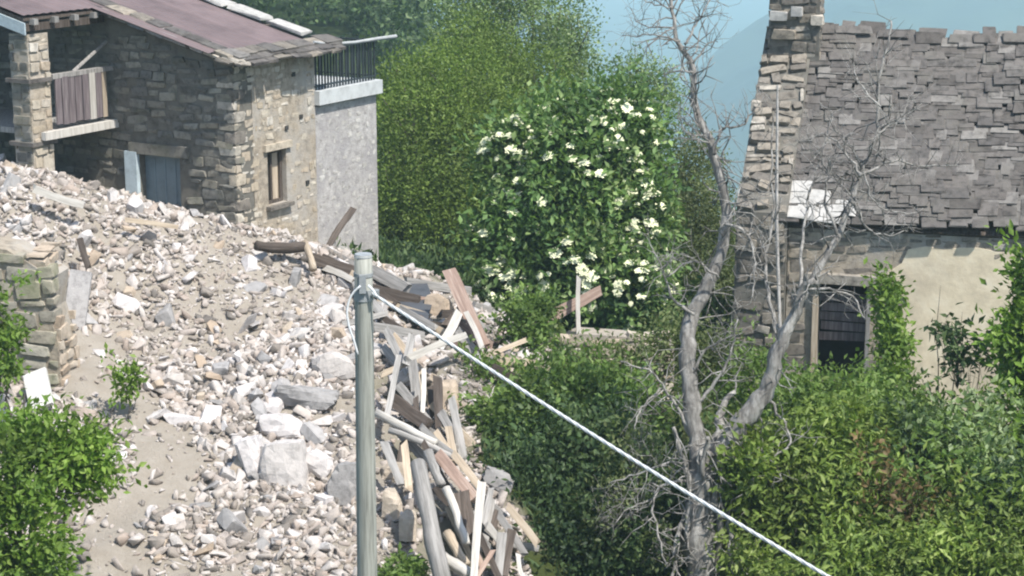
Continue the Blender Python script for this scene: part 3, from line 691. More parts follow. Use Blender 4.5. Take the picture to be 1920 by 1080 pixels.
VX, VY, VZ = np.array([1., 0, 0]), np.array([0, CP, -SP]), np.array([0, SP, CP])
def rock_mesh(mat, seed, sharp=.75):
    bm = bmesh.new(); bmesh.ops.create_cube(bm, size=1.0); bmesh.ops.subdivide_edges(bm, edges=bm.edges, cuts=4, use_grid_fill=True)
    r = np.random.default_rng(seed); cut = [(nrm(r.normal(size=3)), r.uniform(.40, .56)) for _ in range(9)]
    for v in bm.verts:
        p = np.array(v.co); p = p * (sharp + (1 - sharp) * .5 / max(np.linalg.norm(p), 1e-6))
        for n_, d_ in cut:
            e_ = p @ n_ - d_
            if e_ > 0: p = p - n_ * e_
        v.co = p + r.normal(0, .013, 3)
    bmesh.ops.triangulate(bm, faces=bm.faces); me = bpy.data.meshes.new('rock_shape'); bm.to_mesh(me); bm.free(); me.materials.append(M[mat]); return me
def big_stone(px, py, wpx, hpx, depth, mat, label, tilt_=0.0, lift=.15, cat='stone', name='fallen_block', back=0.0):
    p = hit(px, py, lift); D = p[1] * CP - p[2] * SP; a = tilt_
    X = VX * math.cos(a) + VZ * math.sin(a); Z = -VX * math.sin(a) + VZ * math.cos(a); Y = VY
    if back: Z = nrm(Z + VY * back); Y = nrm(np.cross(Z, X))
    me = hull_mesh(block_pts(.06, .05), 'slab_shape', M[mat]) if 'slab' in name else rock_mesh(mat, int(px * 7 + py))
    return setp(inst(name, me, frame(p, X, Y, Z, (wpx / FPX * D, depth, hpx / FPX * D))), label, cat)
big_stone(530, 875, 95, 100, .5, 'rub_pale', 'largest pale boulder low on the rubble slope', .1, .25)
big_stone(478, 872, 50, 110, .45, 'rub_pale', 'tall pale stone leaning on the largest boulder', .35, .2)
big_stone(625, 690, 80, 62, .3, 'rub_pale', 'broad pale flat slab next to the utility pole', .25, .2)
big_stone(575, 745, 125, 42, .4, 'rub_grey', 'long grey slab jutting out above the rubble', -.12, .25)
big_stone(650, 905, 75, 80, .5, 'rub_grey', 'rough grey block at the foot of the utility pole', .2, .25)
big_stone(595, 870, 60, 50, .3, 'rub_pale', 'pale wedge shaped stone between boulder and pole', -.5, .25)
big_stone(530, 800, 85, 55, .4, 'rub_pale', 'flat topped pale stone above the largest boulder', .1, .25)
big_stone(145, 565, 44, 120, .1, 'rub_grey', 'grey upright slab leaning on the broken wall end', -.08, .35, 'slab', 'upright_slab', .25)
big_stone(72, 730, 46, 84, .08, 'rub_white', 'white thin slab lying at the foot of the broken wall', .35, .55, 'slab', 'white_slab', .6)
big_stone(822, 580, 55, 62, .3, 'rub_tan', 'rounded tan stone beside the dark roofing sheet', .2, .3)
big_stone(830, 745, 60, 70, .35, 'rub_tan', 'tan block below the crossed timbers', .1, .3)
big_stone(760, 705, 62, 26, .25, 'rub_pale', 'pale bar shaped stone under the crossed timbers', .4, .35)
big_stone(735, 950, 40, 70, .35, 'rub_tan', 'squared tan stone standing beside the thick log', .0, .25)
big_stone(765, 985, 34, 60, .35, 'rub_tan', 'small squared tan stone touching the thick log', .0, .25)
big_stone(740, 890, 60, 50, .35, 'rub_tan', 'yellowish block stacked above the squared stones', .0, .25)
big_stone(935, 900, 60, 40, .25, 'rub_grey', 'greenish grey slab at the edge of the bushes', -.3, .2)

# broken end of a wall still standing at the edge of the slope
bw0 = P(-60, 690, 28.2); bw1 = P(112, 690, 28.0); bu = nrm((bw1 - bw0) * [1, 1, 0]); bn = np.cross(bu, UP); bn = bn if bn[1] < 0 else -bn
bl = np.linalg.norm((bw1 - bw0)[:2]); zb = bw0[2] - .6
rw = empty('broken_wall', bw0 + bu * bl / 2 - UP * .6, 'mossy stub of stone wall with a ragged broken end', 'wall')
prof = [(0, 0), (bl, 0), (bl, 1.0), (bl - .12, 1.5), (bl - .05, 2.0), (bl - .35, 2.2), (bl - .7, 2.4), (0, 2.5)]
core = MB().prism([bw0 * [1, 1, 0] + bu * a + UP * (zb + h_) for a, h_ in prof], -bn * .7).build('core', M['mortar_warm'], rw)
Ow = np.array([bw0[0], bw0[1], zb])
stone_face(core, Ow, bu, UP, bn, bl, 2.85, 'stone_d', (.14, .26), (.2, .5), lambda u, v, l, h: u < np.interp(v, [p_[1] for p_ in prof[1:]], [p_[0] for p_ in prof[1:]]) + .06, depth=.3, proud=.06, wob=.12)
stone_face(core, Ow + bu * bl, -bn, UP, bu, .7, 1.4, 'rub_tan', (.14, .26), (.2, .45), depth=.3, proud=.05, wob=.15, drop=.15)
stone_face(core, Ow + bu * (bl - .18), -bn, UP, bu, .7, 2.4, 'rub_tan', (.14, .26), (.2, .45), lambda u, v, l, h: v > 1.4, depth=.3, proud=.05, wob=.15, drop=.1)

# low remains of a wall behind the bushes
lw0, lw1 = P(1030, 640, 33.0), P(1265, 650, 33.2); lu = nrm((lw1 - lw0) * [1, 1, 0]); ln_ = np.cross(lu, UP); ln_ = ln_ if ln_[1] < 0 else -ln_; ll = np.linalg.norm((lw1 - lw0)[:2])
lw = empty('low_wall', lw0 + lu * ll / 2 - UP * 1.3, 'low tumbled stone wall under the flowering elder bush', 'wall')
lc = MB().prism([lw0 + lu * a + UP * h_ for a, h_ in ((0, -1.4), (ll, -1.4), (ll, -.15), (ll * .6, .05), (ll * .25, .12), (0, -.1))], -ln_ * .5).build('core', M['mortar_warm'], lw)
stone_face(lc, lw0 - UP * 1.4, lu, UP, ln_, ll, 1.5, 'stone_b', (.14, .22), (.2, .45), depth=.3, proud=.07, wob=.15)

# ------------------------------------------------------------------ fallen timbers
def pick(q):
    return hit(q[0], q[1], q[2] + .42) if len(q) == 3 else P(q[0], q[1], q[3])
def timber(name, a, b, wpx, mat, label, flat=.8, cat='beam', round_=False, bend=0.0, taper=1.0):
    A, B = pick(a), pick(b)
    dA, dB = A[1] * CP - A[2] * SP, B[1] * CP - B[2] * SP; L2 = math.hypot(a[0] - b[0], a[1] - b[1]) / FPX * min(dA, dB)
    if len(a) == 3 and dA - dB > .8 * L2: A = P(a[0], a[1], dB + .8 * L2)
    if len(b) == 3 and dB - dA > .8 * L2: B = P(b[0], b[1], dA + .8 * L2)
    D = (A[1] + B[1]) / 2 * CP + 1.7; w_ = wpx / FPX * D
    t_ = nrm(B - A); side = nrm(np.cross(t_, VY)); up_ = np.cross(side, t_)
    mb = MB(); n = 7; L_ = np.linalg.norm(B - A)
    if round_:
        pts_ = [A + (B - A) * f + side * bend * math.sin(f * math.pi) + rng.normal(0, .006, 3) for f in np.linspace(0, 1, n)]
        mb.tube(pts_, [w_ / 2 * (1 + (taper - 1) * f) * random.uniform(.92, 1.08) for f in np.linspace(0, 1, n)], 10, .06)
    else:
        n0 = 0
        for i, f in enumerate(np.linspace(0, 1, n)):
            c = A + (B - A) * f + side * bend * math.sin(f * math.pi); k = 1 + (taper - 1) * f
            for (i_, j_) in ((-1, -1), (1, -1), (1, 1), (-1, 1)):
                mb.V.append(c + side * (i_ * w_ / 2 * k * random.uniform(.9, 1.06)) + up_ * (j_ * w_ / 2 * flat * k * random.uniform(.9, 1.06)) + t_ * (random.uniform(-.06, .06) if i in (0, n - 1) else 0))
        for i in range(n - 1):
            for k in range(4): mb.F.append((i * 4 + k, i * 4 + (k + 1) % 4, (i + 1) * 4 + (k + 1) % 4, (i + 1) * 4 + k))
        mb.F += [(3, 2, 1, 0), tuple((n - 1) * 4 + k for k in range(4))]
    # mesh in a frame whose z runs along the timber, for the grain
    Rm = np.stack([side, up_, t_], 1); mid = (A + B) / 2; V = (np.array(mb.V) - mid) @ Rm
    me = mesh_data(name, V, mb.F, M[mat], smooth=round_)
    o = inst(name, me, frame(mid, side, up_, t_, (1, 1, 1)))
    return setp(o, label, cat)
T = [
 ('log', (482, 462, .25), (572, 462, .3), 20, 'wood_dark', 'dark brown log lying along the base of the house wall', 1, True),
 ('log', (570, 455, .3), (588, 505, .25), 13, 'wood_tan', 'short crooked tan log bent over the stones', 1, True),
 ('beam', (583, 484, .25), (668, 510, .3), 22, 'wood_dark', 'dark charred beam at the foot of the side wall', .8, False),
 ('beam', (608, 502, .2), (664, 527, .25), 12, 'wood_pale', 'short pale beam under the dark charred beam', .6, False),
 ('beam', (694, 508, .3), (765, 545, .3), 24, 'wood_grey', 'purple grey beam pointing down to the dark sheet', .8, False),
 ('beam', (690, 540, .2), (790, 565, .25), 20, 'wood_dark', 'dark beam buried under the roofing sheet', .8, False),
 ('plank', (760, 527, .3), (880, 545, .3), 16, 'wood_grey', 'grey plank lying along the top of the timber pile', .4, False),
 ('beam', (845, 512, .9), (908, 650, .35), 26, 'wood_red', 'reddish squared beam leaning upright in the timber pile', .8, False),
 ('plank', (842, 514, 1.0), (872, 580, .8), 12, 'wood_pale', 'pale split board beside the reddish leaning beam', .5, False),
 ('beam', (874, 561, .9), (832, 610, .7), 13, 'wood_dark', 'thin dark stick crossing the reddish beam', .8, False),
 ('beam', (860, 585, .8), (822, 655, .6), 17, 'wood_pale', 'bleached short beam forming one side of the crossed timbers', .8, False),
 ('beam', (876, 590, .7), (905, 655, .5), 10, 'wood_pale', 'narrow bleached lath beside the dark triangular gap', .8, False),
 ('beam', (878, 545, .3), (952, 562, .3), 16, 'wood_dark', 'dark short beam stuck out toward the elder bush', .8, False),
 ('beam', (884, 572, .3), (944, 590, .3), 17, 'wood_grey', 'grey short beam below the dark short beam', .8, False),
 ('beam', (696, 612, .4), (792, 630, .4), 17, 'wood_grey', 'straight grey beam running out from behind the pole', .8, False),
 ('plank', (915, 662, .35), (1036, 698, .35), 22, 'wood_tan', 'wide tan plank pointing toward the low wall', .3, False),
 ('plank', (920, 690, .3), (985, 722, .2), 20, 'wood_dark', 'dark plank in the shade under the tan plank', .4, False),
 ('beam', (764, 674, .7), (868, 630, .7), 15, 'wood_pale', 'bleached beam laid across the crossed timbers', .8, False),
 ('plank', (716, 702, .4), (775, 676, .5), 11, 'wood_tan', 'thin tan lath propped above the pale bar shaped stone', .5, False),
 ('beam', (772, 628, .6), (761, 684, .6), 14, 'wood_grey', 'short grey post standing under the crossed timbers', .8, False),
 ('beam', (772, 676, .6), (781, 768, .35), 19, 'wood_grey', 'grey upright post in the middle of the pile', .8, False),
 ('plank', (795, 690, .5), (792, 775, .4), 9, 'wood_pale', 'slim pale lath beside the grey upright post', .5, False),
 ('beam', (742, 752, .3), (800, 795, .35), 24, 'wood_dark', 'dark purple beam sloping beneath the upright post', .7, False),
 ('log', (708, 775, .45), (818, 832, .45), 17, 'wood_pale', 'bleached log sloping down from the utility pole', 1, True),
 ('log', (730, 806, .35), (852, 858, .35), 13, 'wood_grey', 'thin grey log parallel to the bleached sloping log', 1, True),
 ('plank', (790, 800, .4), (850, 850, .4), 12, 'wood_grey', 'grey board wedged between sloping logs', .5, False),
 ('log', (783, 868, .45), (830, 1095, .45), 33, 'wood_grey', 'thick grey log running down the slope', 1, True),
 ('log', (803, 848, .5), (828, 910, .5), 20, 'wood_grey', 'short grey log lying above the thick log', 1, True),
 ('log', (836, 915, .45), (876, 1020, .45), 16, 'wood_pale', 'thin bleached log between thick log and white plank', 1, True),
 ('beam', (826, 855, .4), (893, 938, .4), 22, 'wood_red', 'reddish brown beam sloping toward the white plank', .8, False),
 ('plank', (850, 850, .35), (905, 920, .35), 14, 'wood_tan', 'tan board along the outer side of the reddish beam', .5, False),
 ('plank', (904, 905, .7), (888, 1095, .6), 17, 'wood_pale', 'white painted plank standing steeply among the logs', .35, False),
 ('beam', (866, 925, .3), (878, 1010, .3), 30, 'wood_dark', 'dark beam in the gap behind the white plank', .8, False),
 ('log', (838, 1000, .4), (872, 1060, .4), 20, 'wood_tan', 'short tan log beside the thick grey log', 1, True),
 ('log', (828, 1045, .45), (880, 1078, .45), 24, 'wood_pale', 'bleached log end across the bottom of the pile', 1, True),
 ('plank', (915, 985, .35), (955, 1045, .3), 13, 'wood_pale', 'pale lath in a fan of boards near the bushes', .4, False),
 ('plank', (935, 965, .35), (985, 1040, .3), 14, 'wood_grey', 'grey lath in a fan of boards near the bushes', .4, False),
 ('plank', (953, 950, .35), (1008, 1020, .3), 14, 'wood_tan', 'tan lath in a fan of boards near the bushes', .4, False),
 ('plank', (900, 1010, .3), (930, 1060, .3), 18, 'wood_grey', 'grey board end at the bottom of the fan of boards', .4, False),
 ('plank', (972, 1040, .3), (985, 1090, .3), 9, 'wood_pale', 'slim pale lath upright among leaves', .4, False),
 ('beam', (1016, 603, 0, 33.4), (1124, 546, 0, 33.6), 24, 'wood_red', 'reddish squared beam leaning out of the elder bush', .8, False),
 ('post', (1085, 520, 0, 33.2), (1086, 640, 0, 33.1), 8, 'wood_pale', 'thin pale post upright by the leaning reddish beam', .8, False),
 ('plank', (614, 466, 0, 35.2), (661, 394, 0, 35.75), 12, 'wood_dark', 'dark board leaning against the side wall', .3, False),
 ('plank', (150, 448, .4), (166, 502, .4), 12, 'wood_dark', 'short dark board on end above the upright slab', .4, False),
 ('plank', (235, 412, .25), (330, 425, .25), 9, 'wood_tan', 'tan lath lying flat on the rubble below the metal door', .4, False),
 ('plank', (60, 352, .25), (160, 385, .3), 14, 'wood_pale', 'pale board lying on the rubble below the pillar', .4, False),
]
for (nm, a, b, w_, mt, lab, fl_, rd) in T:
    timber({'beam': 'fallen_timber', 'plank': 'loose_plank', 'log': 'loose_log', 'post': 'thin_post'}[nm], a, b, w_, mt, lab, fl_, nm, rd, bend=random.uniform(-.03, .03) if not rd else random.uniform(-.03, .03), taper=random.uniform(.8, 1.1))
TANG = [((600, 500), (980, 690), 60, 26), ((730, 640), (860, 840), 45, 18), ((790, 860), (950, 1060), 60, 20)]
for (q0, q1, sp_, n_) in TANG:
    where = 'in the tangle under the side wall' if q0[0] == 600 else 'in the tangle right of the utility pole' if q0[0] == 730 else 'in the tangle at the bottom of the slope'
    for i in range(n_):
        f = random.random(); x0, y0 = q0[0] + (q1[0] - q0[0]) * f + random.gauss(0, sp_ * .5), q0[1] + (q1[1] - q0[1]) * f + random.gauss(0, sp_ * .3)
        an = random.gauss(.45 if q0[0] == 600 else 1.15, .4); ln_ = random.uniform(45, 120); mt, cn = random.choice([('wood_dark', 'dark'), ('wood_grey', 'grey'), ('wood_grey', 'grey'), ('wood_dark', 'dark'), ('wood_tan', 'tan'), ('wood_red', 'reddish')])
        kd = random.choice(['fallen_timber', 'loose_plank']); wn = 'timber' if kd == 'fallen_timber' else 'board'
        o = timber(kd, (x0 - math.cos(an) * ln_ / 2, y0 - math.sin(an) * ln_ / 2, random.uniform(-.05, .2)), (x0 + math.cos(an) * ln_ / 2, y0 + math.sin(an) * ln_ / 2, random.uniform(-.05, .2)), random.uniform(9, 19), mt, f'{cn} weathered {wn} {where}', .8 if wn == 'timber' else .35, 'beam' if wn == 'timber' else 'plank', taper=random.uniform(.8, 1.1))
        o['group'] = f'{cn} {wn}s {where}'
# dark roofing sheet, buckled
sc_ = [hit(*q) for q in ((735, 524, .5), (800, 528, .6), (812, 562, .7), (800, 607, .6), (772, 602, .5), (738, 566, .4))]
ctr = sum(sc_) / 6 - VY * .12
V = [ctr] + sc_ + [p + VY * .02 - UP * .015 for p in [ctr] + sc_]
Fq = [(0, i + 1, (i + 1) % 6 + 1) for i in range(6)] + [(7, (i + 1) % 6 + 8, i + 8) for i in range(6)] + [(i + 1, i + 8, (i + 1) % 6 + 8, (i + 1) % 6 + 1) for i in range(6)]
setp(mk('roofing_sheet', V, Fq, M['tar']), 'dark buckled roofing sheet lying on the timber pile', 'sheet')

# ------------------------------------------------------------------ utility pole and cable
pt_, pb_ = P(681, 478, 21.2), P(684, 1085, 21.0); ax0 = pb_ + (pb_ - pt_) / (pt_[2] - pb_[2]) * 2.6
pole = empty('utility_pole', (ax0[0], ax0[1], gz1(ax0[0], ax0[1])), 'greenish grey round utility pole with a cable clamp', 'pole')
base = np.array([pb_[0] + .01, pb_[1], gz1(pb_[0], pb_[1]) - .4]); topp = P(681, 478, pb_[1] / (CP + 62 / FPX * SP)); DPt = pb_[1] / (CP + 20 / FPX * SP)
def at(f): return base + (topp - base) * f
Lp = np.linalg.norm(topp - base)
MB().tube([at(f) for f in np.linspace(0, 1, 14)], [.125 - .03 * f for f in np.linspace(0, 1, 14)], 24).build('shaft', M['pole'], pole, True)
zc_ = P(681, 552, pb_[1] / (CP - 12 / FPX * SP))[2]; cpos = at((zc_ - base[2]) / (topp[2] - base[2]))
MB().tube([topp - UP * .02, topp + UP * .012], [.099, .09], 24).build('dulling_cap', M['steel'], pole)  # cap added to dull the pole top, which the sun makes bright
MB().tube([cpos - UP * .06, cpos + UP * .06], [.106, .106], 24).build('clamp_band', M['steel'], pole)
MB().tube([cpos + UP * .2, cpos + UP * .24], [.104, .104], 24).build('clamp_band', M['steel'], pole)
MB().box(cpos + np.array([.115, -.03, .02]), VX, np.array([0, 1., 0]), UP, (.1, .07, .07)).build('bracket', M['steel'], pole)
MB().box(cpos + np.array([0, -.115, .14]), VX, np.array([0, 1., 0]), UP, (.07, .05, .2)).build('bracket', M['steel'], pole)
lp = [P(x, y, DPt - .12) for x, y in ((676, 536), (660, 552), (651, 580), (654, 610), (664, 640), (671, 665))]
MB().tube(resample(lp, 18), [.013] * 18, 6).build('cable_loop', M['cable'], pole, True)
lp = [P(x, y, DPt - .12) for x, y in ((690, 535), (700, 545), (706, 556))]
MB().tube(resample(lp, 8), [.014] * 8, 6).build('cable_tail', M['cable'], pole, True)
c0, c1 = P(698, 550, DPt - .05), P(1556, 1084, 17.2) + UP * .09; cend = c0 + (c1 - c0) * 1.5
cp = [c0 + (cend - c0) * f - UP * (.0 + .1 * math.sin(math.pi * f)) + UP * .0 for f in np.linspace(0, 1, 40)]
# keep the sag small where the photo shows the cable straight
mb = MB()
for ph in range(3):
    mb.tube([p + np.array([math.cos(i * 1.1 + ph * 2.09), 0, math.sin(i * 1.1 + ph * 2.09)]) * .008 for i, p in enumerate(resample(cp, 150))], [.0125] * 150, 6)
setp(mb.build('aerial_cable', M['cable'], None, True), 'pale twisted cable running down from the utility pole', 'cable')

# ------------------------------------------------------------------ dead tree
TD = 25.4
dead = empty('dead_tree', (*P(1322, 1100, TD)[:2], gz1(*P(1322, 1100, TD)[:2])), 'bare grey dead tree forked in two with leafless twigs', 'tree')
def branch(name, pl, r0, r1, dd=0.0, seg=10, n=None, parent=None, jit=.1, wob=.012, twigs=0, tl=.5):
    k = len(pl); P3 = [P(x, y, TD + dd * (i / max(k - 1, 1)) + random.uniform(-.05, .05) * (0 < i)) for i, (x, y) in enumerate(pl)]
    n = n or k * 4; pp = resample(P3, n, wob); rr_ = [r0 + (r1 - r0) * (i / (n - 1)) ** .8 for i in range(n)]
    mb = MB(); mb.tube(pp, rr_, seg, jit)
    for _ in range(twigs):
        i = random.randrange(n // 4, n); d = nrm(np.r_[rng.normal(size=3)] + np.array([0, 0, .35])); L_ = tl * random.uniform(.4, 1.2); q = pp[i]; c = [q]; r_ = min(rr_[i] * .5, .014)
        for s_ in range(4): d = nrm(d + rng.normal(0, .35, 3)); q = q + d * L_ / 4; c.append(q)
        mb.tube(c, [r_, r_ * .8, r_ * .65, r_ * .5, r_ * .3], 5)
        for _ in range(2):
            j = random.randrange(1, 4); d2 = nrm(d + rng.normal(0, .8, 3)); mb.tube([c[j], c[j] + d2 * L_ * .25, c[j] + d2 * L_ * .4 + rng.normal(0, .02, 3)], [r_ * .5, r_ * .4, r_ * .2], 4)
    return mb.build(name, M['dead'], parent if parent is not None else dead, True)
tr_ = branch('trunk', [(1325, 1180), (1318, 1080), (1312, 990), (1318, 910), (1326, 840)], .27, .19, jit=.2, seg=16, n=26)
st = branch('stem', [(1318, 880), (1298, 770), (1289, 665), (1300, 590), (1342, 505), (1362, 400), (1337, 285), (1306, 205), (1298, 125), (1270, 70), (1258, 0), (1248, -60)], .145, .016, .6, twigs=60, tl=.75, jit=.16, n=60)
lm = branch('limb', [(1332, 880), (1390, 792), (1436, 728), (1462, 650), (1490, 588), (1508, 540), (1528, 524)], .175, .055, -.5, twigs=22, jit=.16, n=34)
branch('stub', [(1325, 880), (1345, 820), (1352, 770), (1372, 735)], .12, .03, .3, twigs=5)
ub = branch('branch', [(1478, 612), (1530, 510), (1572, 440), (1602, 365), (1618, 315), (1645, 250), (1650, 150), (1664, 90), (1673, 40)], .062, .012, .9, twigs=50, tl=.75)
for pl, r0, r1, dd, tw in [
    ([(1612, 328), (1680, 302), (1735, 312), (1795, 308)], .028, .008, .4, 8), ([(1500, 560), (1503, 480), (1508, 400), (1532, 310), (1562, 212)], .035, .010, .7, 10),
    ([(1598, 380), (1625, 425), (1660, 440), (1702, 432)], .03, .010, .2, 6), ([(1615, 330), (1570, 270), (1540, 250), (1520, 262)], .025, .008, .5, 8),
    ([(1466, 640), (1442, 560), (1436, 480), (1450, 400), (1446, 300), (1452, 215)], .04, .012, .8, 12),
    ([(1337, 290), (1352, 242), (1388, 236), (1410, 215)], .035, .012, .1, 6), ([(1300, 136), (1268, 134), (1245, 142)], .025, .008, 0, 4),
    ([(1302, 118), (1326, 84), (1345, 76)], .022, .008, .1, 5), ([(1284, 84), (1308, 40), (1330, 0), (1345, -30)], .025, .007, .2, 8),
    ([(1276, 78), (1222, 66), (1168, 66)], .02, .006, -.2, 7), ([(1260, 15), (1212, 2), (1190, -8)], .018, .006, 0, 5),
    ([(1352, 430), (1378, 390), (1392, 340)], .025, .008, .2, 6), ([(1330, 270), (1290, 250), (1268, 215)], .02, .007, .2, 6),
    ([(1296, 806), (1256, 742), (1226, 702), (1166, 678)], .035, .012, -.4, 5), ([(1240, 728), (1205, 762), (1188, 806)], .024, .01, -.3, 4),
    ([(1306, 872), (1258, 868), (1205, 884), (1150, 905)], .03, .010, -.4, 5), ([(1300, 905), (1248, 908), (1224, 945), (1236, 1010), (1248, 1062)], .034, .012, -.5, 5),
    ([(1230, 935), (1180, 955), (1150, 985)], .02, .008, -.3, 4), ([(1436, 742), (1472, 796), (1482, 832), (1452, 862), (1464, 905)], .032, .012, -.4, 5),
    ([(1424, 775), (1428, 830), (1432, 862)], .022, .010, -.3, 3), ([(1345, 930), (1368, 985), (1372, 1050), (1380, 1100)], .06, .03, -.4, 5),
    ([(1310, 1090), (1290, 1000), (1296, 930), (1280, 860), (1262, 800)], .07, .03, -.3, 6), ([(1340, 1090), (1352, 1000), (1340, 930), (1360, 870), (1392, 840)], .08, .035, -.35, 6),
    ([(1318, 1000), (1330, 930), (1316, 880), (1330, 820)], .06, .04, -.4, 3), ([(1300, 590), (1262, 560), (1240, 500), (1225, 470)], .03, .01, -.3, 6),
    ([(1572, 440), (1548, 380), (1552, 330), (1530, 280)], .03, .008, .3, 8), ([(1645, 250), (1690, 220), (1705, 180)], .02, .006, .3, 7), ([(1650, 200), (1610, 160), (1600, 110)], .02, .006, .2, 7),
    ([(1620, 320), (1640, 380), (1690, 400), (1730, 395)], .02, .007, .1, 5), ([(1360, 420), (1400, 440), (1415, 500), (1408, 560)], .03, .01, -.3, 6), ([(1508, 540), (1560, 545), (1600, 560), (1622, 600)], .03, .012, -.3, 4),
    ([(1300, 760), (1340, 720), (1372, 660), (1382, 600)], .04, .012, -.2, 6),
    ([(1290, 960), (1270, 1010), (1262, 1085)], .05, .03, -.4, 5), ([(1300, 700), (1330, 650), (1390, 622)], .03, .01, -.2, 5), ([(1345, 520), (1300, 490), (1250, 520)], .025, .01, -.4, 6)]:
    branch('branch', pl, r0 * .8, r1 * .8, dd, 7, twigs=int(tw * 3), tl=.6)

# ------------------------------------------------------------------ foliage
def leaf_quads(c, ax_, nr, ln, wd):
    n = len(c); s_ = np.cross(ax_, nr); s_ /= np.maximum(np.linalg.norm(s_, axis=1), 1e-6)[:, None]; nr = np.cross(s_, ax_)
    V = np.empty((n, 4, 3)); V[:, 0] = c; V[:, 2] = c + ax_ * ln[:, None] - nr * ln[:, None] * .12
    m_ = c + ax_ * (ln * .45)[:, None] + nr * (ln * .06)[:, None]
    V[:, 1] = m_ + s_ * wd[:, None] * .5; V[:, 3] = m_ - s_ * wd[:, None] * .5
    i = np.arange(n)[:, None] * 4; F = np.concatenate([i + [0, 1, 2], i + [0, 2, 3]], 1).reshape(-1, 3)
    return V.reshape(-1, 3), F
def unit(v): return v / np.maximum(np.linalg.norm(v, axis=1), 1e-9)[:, None]
def crown_leaves(blobs, n, leaf, wide=.5, per=9, spread=.16, shell=.4, gap=.3, gs=.5, droop=0.0, up=.5, sprays=0, spl=.7):
    cs = np.array([b[0] for b in blobs]); rs = np.array([b[1] for b in blobs]); wv = np.prod(rs, 1) ** (2 / 3); wv = wv / wv.sum()
    nt_ = n // per; k = rng.choice(len(blobs), nt_ * 3, p=wv); d = unit(rng.normal(size=(nt_ * 3, 3))); r = rng.uniform(size=nt_ * 3) ** shell
    tw = cs[k] + d * r[:, None] * rs[k]
    ns = vnoise(tw[:, 0] + tw[:, 2] * .7, tw[:, 1] * .6 + tw[:, 2], gs, 31) * .5 + vnoise(tw[:, 0] * .8 - tw[:, 2], tw[:, 1] + 7, gs * .45, 33) * .5
    keep = ns + rng.uniform(-.08, .08, len(ns)) > gap; tw = tw[keep][:nt_]; d = d[keep][:nt_]
    if sprays:
        k2 = rng.choice(len(blobs), sprays, p=wv); d2 = unit(rng.normal(size=(sprays, 3)) + np.array([0, -.3, .5])); st_ = cs[k2] + d2 * rs[k2] * .85
        dr = unit(d2 * .6 + rng.normal(0, .35, (sprays, 3)) + np.array([0, 0, .7])); L2 = rng.uniform(.3, 1.0, sprays) * spl; m2 = 5
        f2 = np.linspace(.1, 1, m2); q2 = st_[:, None] + dr[:, None] * (L2[:, None, None] * f2[None, :, None]); q2[:, :, 2] -= (L2[:, None] * f2[None] ** 2) * .15
        tw = np.r_[tw, q2.reshape(-1, 3)]; d = np.r_[d, np.repeat(dr, m2, 0)]
    big_ = vnoise(tw[:, 0] * 1.3 + tw[:, 1], tw[:, 2] * 1.5 - tw[:, 1] * .4, .55, 41) - .5
    shade = rng.uniform(-.22, .22, len(tw)) + big_ * .5
    c = np.repeat(tw, per, 0) + rng.normal(0, spread, (len(tw) * per, 3)); dd = np.repeat(d, per, 0)
    a = unit(dd * .7 + rng.normal(0, .7, c.shape) + np.array([0, 0, -droop])); nr = unit(rng.normal(0, .7, c.shape) + np.array([0, 0, up]) + dd * .4)
    m_ = len(c); ln = leaf * rng.uniform(.65, 1.25, m_); V, F = leaf_quads(c, a, nr, ln, ln * wide * rng.uniform(.8, 1.15, m_))
    rv = np.clip(np.repeat(shade, per) + rng.uniform(.15, .85, m_), 0, 1)
    return V, F, np.repeat(rv, 2), tw
def plant(name, label, cat, blobpx, n, leaf, mat, base=None, group=None, trunk=.09, limbs=10, trunkmat='bark', **kw):
    """blobpx: (px, py, rx, ry, D[, depth radius])"""
    blobs = []
    for q in blobpx:
        D = q[4]; k = D / FPX; blobs.append((P(q[0], q[1], D), np.array([q[2] * k, (q[5] if len(q) > 5 else (q[2] + q[3]) / 2 * k), q[3] * k])))
    cs = np.array([b[0] for b in blobs])
    if base is None: base = (cs[:, 0].mean(), cs[:, 1].mean())
    bz = gz1(*base); root = empty(name, (base[0], base[1], bz), label, cat, group)
    kw.setdefault('sprays', 0 if cat == 'tree' else n // 260)
    V, F, rv, tw = crown_leaves(blobs, n, leaf, **kw)
    mk('crown' if cat == 'tree' else 'foliage', V, F, M[mat], root, rnd=rv)
    mb = MB(); b0 = np.array([base[0], base[1], bz - .15]); order = np.argsort(cs[:, 2]); mid = cs.mean(0); fork = b0 + (mid - b0) * .45
    mb.tube(resample([b0, b0 + (fork - b0) * .5 + rng.normal(0, .05, 3), fork], 8, .01), list(np.linspace(trunk * 1.25, trunk * .8, 8)), 9, .08)
    for i in order: mb.tube(resample([fork - (fork - b0) * random.uniform(0, .4), (fork + cs[i]) / 2 + rng.normal(0, .12, 3), cs[i] + (cs[i] - fork) * .25], 9, .015), list(np.linspace(trunk * .6, trunk * .12, 9)), 7, .08)
    for i in rng.choice(len(tw), min(limbs * len(blobs), len(tw)), replace=False):
        j = np.argmin(np.linalg.norm(cs - tw[i], axis=1)); mb.tube(resample([cs[j] * .7 + fork * .3, (cs[j] + tw[i]) / 2 + rng.normal(0, .08, 3), tw[i]], 6), list(np.linspace(trunk * .2, trunk * .05, 6)), 5)
    mb.build('trunk' if cat == 'tree' else 'stems', M[trunkmat], root, True)
    return root, blobs

